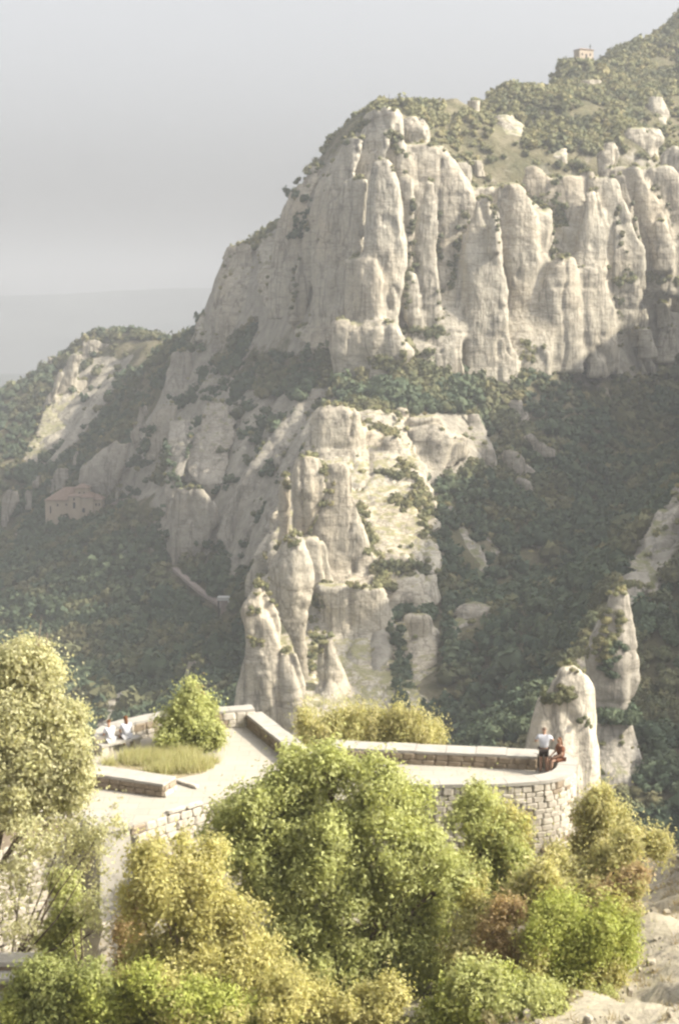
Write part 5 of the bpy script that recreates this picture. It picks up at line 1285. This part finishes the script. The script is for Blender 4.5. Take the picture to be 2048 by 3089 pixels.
cl = np.stack([g.uniform(gb[:, 0].min() - 0.4, gb[:, 0].max() + 0.3, 900), g.uniform(gb[:, 1].min(), gb[:, 1].max(), 900)], 1); cl = cl[in_poly(cl, gb)]
cl = cl[fbm(cl[:, 0] / 0.9, cl[:, 1] / 0.9, 0 * cl[:, 0], 5, 2) > -0.12]
q = np.repeat(cl, 38, axis=0) + g.normal(size=(len(cl) * 38, 2)) * 0.13
hs_ = np.repeat(g.uniform(0.35, 1.25, len(cl)), 38)
gc = g.dirichlet((1, 1, 1), len(q)) @ np.array([(0.44, 0.47, 0.21), (0.50, 0.50, 0.26), (0.56, 0.48, 0.32)])
blades('terrace_grass', 'tall pale green grass in the bed beside the terrace tree', np.column_stack([q, np.full(len(q), ZT)]), g.uniform(0.25, 0.65, len(q)) * hs_, gc)
slab('planting_bed', gb, ZT - 0.02, ZT + 0.012, M['earth'])['kind'] = 'structure'
q = np.stack([g.uniform(4, 24, 1500), g.uniform(33, 58, 1500)], 1)
q = np.repeat(q, 14, axis=0) + g.normal(size=(21000, 2)) * 0.09
zq = hill_z(q[:, 0], q[:, 1])
gc = g.dirichlet((1, 1, 1), len(q)) @ np.array([(0.34, 0.29, 0.16), (0.42, 0.36, 0.24), (0.34, 0.26, 0.17)])
blades('dry_grass', 'dry tufts of grass scattered over the pale rock slope', np.column_stack([q, zq]), g.uniform(0.1, 0.4, len(q)), gc, 0.6)
# loose stones on the slope
g = np.random.default_rng(29)
nr = 1400
q = np.stack([g.uniform(1, 24, nr), g.uniform(33, 56, nr)], 1)
sv = np.array([v.co[:] for v in STONES[0].vertices]); sf = [[tuple(p.vertices) for p in me_.polygons] for me_ in STONES[:1]][0]
mb = MB()
for (x_, y_), s_ in zip(q, 0.05 + 0.22 * g.uniform(size=nr) ** 4):
    A3 = np.array(Matrix.Rotation(g.uniform(0, 6.28), 3, Vector(g.normal(size=3)).normalized())) * s_ * g.uniform(0.7, 1.3, (1, 3))
    mb.add(sv @ A3.T + np.array([x_, y_, hz_at(x_, y_) + 0.05]) + 0.0, sf)
tag(mb.build('loose_stones', M['rubble']), 'loose pale stones strewn over the bright rock slope', 'stones', kind='stuff')
# understorey leaves filling the ground between the near trees
g = np.random.default_rng(19)
q = np.stack([g.uniform(-20, 11, 1000), g.uniform(31, 62, 1000)], 1)
zq = hill_z(q[:, 0], q[:, 1]); Pq = np.column_stack([q, zq + 0.15])
keep = (zq < ZT - 0.9) & ~((q[:, 0] > 2.0) & (q[:, 0] < 3.6) & (q[:, 1] < 40)) & (q[:, 0] < 6.5)
Pq = Pq[keep]; rad = g.uniform(0.25, 0.7, len(Pq))
NP = [shrub_proto(300 + i, 84, 0.19, 0.9) for i in range(4)]
col = g.dirichlet((1, 1, 1), len(Pq)) @ np.array([(0.26, 0.25, 0.11), (0.30, 0.24, 0.14), (0.20, 0.22, 0.09)])
V, Fc, Cc = scatter_mesh(Pq, rad, col, NP, 4)
tag(link('undergrowth', new_mesh('undergrowth', V, Fc, M['leaf'], False, Cc)), 'low brownish green undergrowth covering the ground between the near trees', 'undergrowth', kind='stuff')

# ------------------------------------------------------------------ people
def fab(name, c, rough=0.85): return plain_mat(name, tuple(v * 0.9 for v in c), c, 12, rough, 0.2, 0.01)
M['skin'] = fab('skin', (0.40, 0.25, 0.18), 0.6); M['white_cloth'] = fab('white_cotton', (0.50, 0.51, 0.56)); M['dark_cloth'] = fab('dark_shorts', (0.055, 0.045, 0.04))
M['hair_brown'] = fab('brown_hair', (0.13, 0.06, 0.028)); M['hair_grey'] = fab('grey_brown_hair', (0.20, 0.15, 0.12)); M['rust_cloth'] = fab('rust_red_cloth', (0.17, 0.075, 0.045)); M['brown_cloth'] = fab('brown_cloth', (0.20, 0.085, 0.04)); M['shoe'] = fab('shoe', (0.12, 0.10, 0.09)); M['blue_cloth'] = fab('pale_grey_cloth', (0.36, 0.36, 0.38)); M['eye'] = fab('eye', (0.03, 0.02, 0.02), 0.3)
def skin_mesh(name, pts, edges, radii, mat, sub=2):
    me = bpy.data.meshes.new(name + '_sk'); me.from_pydata([tuple(map(float, p)) for p in pts], edges, [])
    o = bpy.data.objects.new(name + '_sk', me); C.objects.link(o)
    o.modifiers.new('s', 'SKIN'); sv = me.skin_vertices[0].data
    for i, r_ in enumerate(radii): sv[i].radius = (r_, r_) if not hasattr(r_, '__len__') else r_
    for i in range(len(radii)): sv[i].use_root = (i == 0)
    sm = o.modifiers.new('d', 'SUBSURF'); sm.levels = sub; sm.render_levels = sub
    dg = bpy.context.evaluated_depsgraph_get(); dg.update()
    out = bpy.data.meshes.new_from_object(o.evaluated_get(dg)); out.name = name
    bpy.data.objects.remove(o); bpy.data.meshes.remove(me)
    out.materials.clear(); out.materials.append(mat); out.polygons.foreach_set('use_smooth', np.ones(len(out.polygons), bool))
    return out
def person(label, J, loc, rotz, top, bottom, hair, long_hair=False, shoes='shoe', skirt=False):
    """J: joint positions in metres, figure facing -y in its own frame"""
    o = empty('person', loc, rotz); tag(o, label, 'person')
    v = lambda k: np.array(J[k], float)
    names = ['pelvis', 'waist', 'chest', 'neck', 'head0', 'head1', 'head2']; rad = [(0.12, 0.09), (0.11, 0.08), (0.115, 0.08), 0.052, 0.07, 0.093, 0.075]
    pts = [v(k) for k in names[:4]]; nk = v('neck'); hd = v('head'); up = (hd - nk) / np.linalg.norm(hd - nk)
    pts += [nk + up * 0.09, nk + up * 0.19, nk + up * 0.27]
    ed = [(0, 1), (1, 2), (2, 3), (3, 4), (4, 5), (5, 6)]
    for sd in ('l', 'r'):
        b = len(pts); pts += [v(sd + 'shoulder'), v(sd + 'elbow'), v(sd + 'wrist')]; rad += [0.062, 0.045, 0.03]; ed += [(2, b), (b, b + 1), (b + 1, b + 2)]
        dr = v(sd + 'wrist') - v(sd + 'elbow'); dr /= np.linalg.norm(dr); sdv = np.cross(dr, np.array([0, 1, 0.2])); sdv /= np.linalg.norm(sdv); cur = np.cross(sdv, dr)
        pm_ = len(pts); pts.append(v(sd + 'wrist') + dr * 0.07); rad.append((0.038, 0.02)); ed.append((b + 2, pm_))
        for k, (o_, l_) in enumerate([(-0.03, 0.068), (-0.01, 0.08), (0.01, 0.075), (0.03, 0.06)]):
            f0_ = pts[pm_] + dr * 0.03 + sdv * o_; i0 = len(pts); pts += [f0_, f0_ + dr * l_ * 0.5 + cur * 0.012, f0_ + dr * l_ * 0.85 + cur * 0.035]; rad += [0.009, 0.0085, 0.008]; ed += [(pm_, i0), (i0, i0 + 1), (i0 + 1, i0 + 2)]
        i0 = len(pts); pts += [v(sd + 'wrist') + dr * 0.04 + sdv * 0.04, v(sd + 'wrist') + dr * 0.075 + sdv * 0.055 + cur * 0.02]; rad += [0.011, 0.009]; ed += [(b + 2, i0), (i0, i0 + 1)]
        b = len(pts); pts += [v(sd + 'hip'), v(sd + 'knee'), v(sd + 'ankle'), v(sd + 'toe')]; rad += [0.085, 0.06, 0.042, 0.035]; ed += [(0, b), (b, b + 1), (b + 1, b + 2), (b + 2, b + 3)]
    link('body', skin_mesh('body', pts, ed, rad, M['skin']), o)
    # shirt
    cp = [v('pelvis') + np.array([0, 0, 0.02]), v('waist'), v('chest'), v('chest') * 0.35 + v('neck') * 0.65]; ce = [(0, 1), (1, 2), (2, 3)]; cr = [(0.185, 0.15), (0.175, 0.14), (0.20, 0.15), 0.09]
    for sd in ('l', 'r'):
        b = len(cp); cp += [v(sd + 'shoulder'), v(sd + 'shoulder') * 0.35 + v(sd + 'elbow') * 0.65]; cr += [0.085, 0.075]; ce += [(2, b), (b, b + 1)]
    link('shirt', skin_mesh('shirt', cp, ce, cr, M[top]), o)
    # shorts or skirt
    cp = [v('pelvis') + np.array([0, 0, 0.03])]; cr = [(0.18, 0.15)]; ce = []
    for sd in ('l', 'r'):
        b = len(cp); cp += [v(sd + 'hip'), v(sd + 'hip') * 0.3 + v(sd + 'knee') * 0.7]; cr += [0.112, 0.10]; ce += [(0, b), (b, b + 1)]
    link('skirt' if skirt else 'shorts', skin_mesh('shorts', cp, ce, cr, M[bottom]), o)
    for sd in ('l', 'r'):
        link('shoe', skin_mesh('shoe', [v(sd + 'ankle') - np.array([0, 0, 0.03]), v(sd + 'toe')], [(0, 1)], [0.055, 0.045], M[shoes], 1), o)
    hc = nk + up * 0.2; fw = np.array([0, -1, 0.0]); back_ = -fw
    hp = [hc + up * 0.075 + back_ * 0.01, hc + up * 0.03 + back_ * 0.035, hc - up * 0.05 + back_ * 0.045]; hr = [0.078, 0.092, 0.072]
    if long_hair: hp += [hc - up * 0.17 + back_ * 0.06, hc - up * 0.27 + back_ * 0.07]; hr += [0.07, 0.035]
    link('hair', skin_mesh('hair', hp, [(i, i + 1) for i in range(len(hp) - 1)], hr, M[hair]), o)
    link('nose', skin_mesh('nose', [hc + fw * 0.085, hc + fw * 0.112 - up * 0.03], [(0, 1)], [0.012, 0.016], M['skin'], 1), o)
    for sx_ in (-1, 1):
        link('eye', skin_mesh('eye', [hc + fw * 0.086 + np.array([sx_ * 0.033, 0, 0]) + up * 0.012, hc + fw * 0.09 + np.array([sx_ * 0.036, 0, 0]) + up * 0.012], [(0, 1)], [0.011, 0.008], M['eye'], 1), o)
        link('ear', skin_mesh('ear', [hc + np.array([sx_ * 0.09, 0.0, 0.015]), hc + np.array([sx_ * 0.1, 0.012, -0.03])], [(0, 1)], [0.014, 0.012], M['skin'], 1), o)
    link('mouth', skin_mesh('mouth', [hc + fw * 0.088 - up * 0.062 + np.array([-0.02, 0, 0]), hc + fw * 0.088 - up * 0.062 + np.array([0.02, 0, 0])], [(0, 1)], [0.007, 0.007], M['brown_cloth'], 1), o)
    return o
# standing man, seen from behind, hands raised in front of his chest
standing = dict(pelvis=(0, 0, 0.93), waist=(0, 0.0, 1.10), chest=(0, 0.0, 1.33), neck=(0, -0.02, 1.50), head=(0, -0.04, 1.62),
                lshoulder=(0.20, 0, 1.42), lelbow=(0.34, -0.10, 1.18), lwrist=(0.16, -0.34, 1.22), rshoulder=(-0.20, 0, 1.42), relbow=(-0.36, -0.08, 1.24), rwrist=(-0.12, -0.34, 1.34),
                lhip=(0.09, 0, 0.88), lknee=(0.10, -0.02, 0.48), lankle=(0.11, 0.03, 0.07), ltoe=(0.12, -0.14, 0.04), rhip=(-0.09, 0, 0.88), rknee=(-0.11, -0.02, 0.48), rankle=(-0.12, 0.03, 0.07), rtoe=(-0.13, -0.14, 0.04))
mp = dl(1254, 1783, ZT)
person('standing person in white t-shirt and dark shorts seen from behind at the bastion', standing, (mp[0], mp[1], ZT), R(180 - 8), 'white_cloth', 'dark_cloth', 'hair_grey')
def seated(h=0.46, knee_up=0.0):
    return dict(pelvis=(0, 0, h + 0.10), waist=(0, 0.0, h + 0.27), chest=(0, -0.02, h + 0.48), neck=(0, -0.04, h + 0.65), head=(0, -0.07, h + 0.77),
                lshoulder=(0.18, -0.02, h + 0.57), lelbow=(0.25, -0.10, h + 0.32), lwrist=(0.14, -0.32, h + 0.22), rshoulder=(-0.18, -0.02, h + 0.57), relbow=(-0.25, -0.10, h + 0.32), rwrist=(-0.14, -0.32, h + 0.22),
                lhip=(0.09, -0.03, h + 0.09), lknee=(0.11, -0.44, h + 0.08 + knee_up), lankle=(0.11, -0.46, 0.08), ltoe=(0.12, -0.62, 0.04), rhip=(-0.09, -0.03, h + 0.09), rknee=(-0.11, -0.44, h + 0.08 + knee_up), rankle=(-0.11, -0.46, 0.08), rtoe=(-0.12, -0.62, 0.04))
sp_ = dl(1300, 1757, ZP)
person('person in rust-red clothes with long brown hair sitting on the bastion rim', seated(0.55), (sp_[0] - 0.1, sp_[1], ZT), R(-70), 'rust_cloth', 'rust_cloth', 'hair_brown', True, 'brown_cloth', True)
# two friends on the bench in front of the curved parapet
bn = empty('stone_bench', (0, 0, 0)); tag(bn, 'low pale stone bench under the two seated people', 'bench')
s1 = dl(262, 1742, ZT); s2 = dl(300, 1733, ZT)
b1 = np.array(s1); b2 = np.array(s2); dd = (b2 - b1) / np.linalg.norm(b2 - b1)
bpth = np.array([b1 - dd * 0.5, b2 + dd * 0.6])
strip_solid(bpth, offset_path(bpth, -0.42), ZT + 0.36, ZT + 0.45).build('seat', M['coping'], bn)
for t in (0.1, 0.9):
    c_ = bpth[0] * (1 - t) + bpth[1] * t; pp = np.array([c_ - dd * 0.15, c_ + dd * 0.15]); strip_solid(offset_path(pp, -0.05), offset_path(pp, -0.37), ZT, ZT + 0.358).build('support', M['stone_c'], bn)
rz = math.atan2(dd[1], dd[0])
nb = np.array([-dd[1], dd[0]])
for nm, p, hr_, lg, jit in [('seated person in white with short brown hair, left of the pair on the left terrace', b1 + nb * 0.2, 'hair_brown', False, 0.1), ('seated person in white with longer brown hair, right of the pair on the left terrace', b2 + nb * 0.2, 'hair_brown', True, -0.15)]:
    person(nm, seated(0.45), (p[0], p[1], ZT), rz + math.pi + jit, 'white_cloth', 'blue_cloth', hr_, lg)

# ------------------------------------------------------------------ the hazy air
top_z = max(float((o.matrix_world @ Vector(c)).z) for o in C.objects if o.type == 'MESH' for c in o.bound_box) + 4.0
hz = MB().box(-9500, 9500, -1500, 9500, PLAIN_Z - 3, top_z)
hm = bpy.data.materials.new('hazy_air'); hm.use_nodes = True
ht = hm.node_tree; ht.nodes.remove(ht.nodes['Principled BSDF'])
hv = N(ht, 'ShaderNodeVolumePrincipled'); hv.inputs['Color'].default_value = (0.385, 0.40, 0.43, 1); hv.inputs['Density'].default_value = 0.0005; hv.inputs['Anisotropy'].default_value = 0.0
ht.links.new(hv.outputs[0], ht.nodes['Material Output'].inputs['Volume'])
tag(hz.build('haze', hm), 'pale haze filling the valley air', 'haze', kind='stuff')
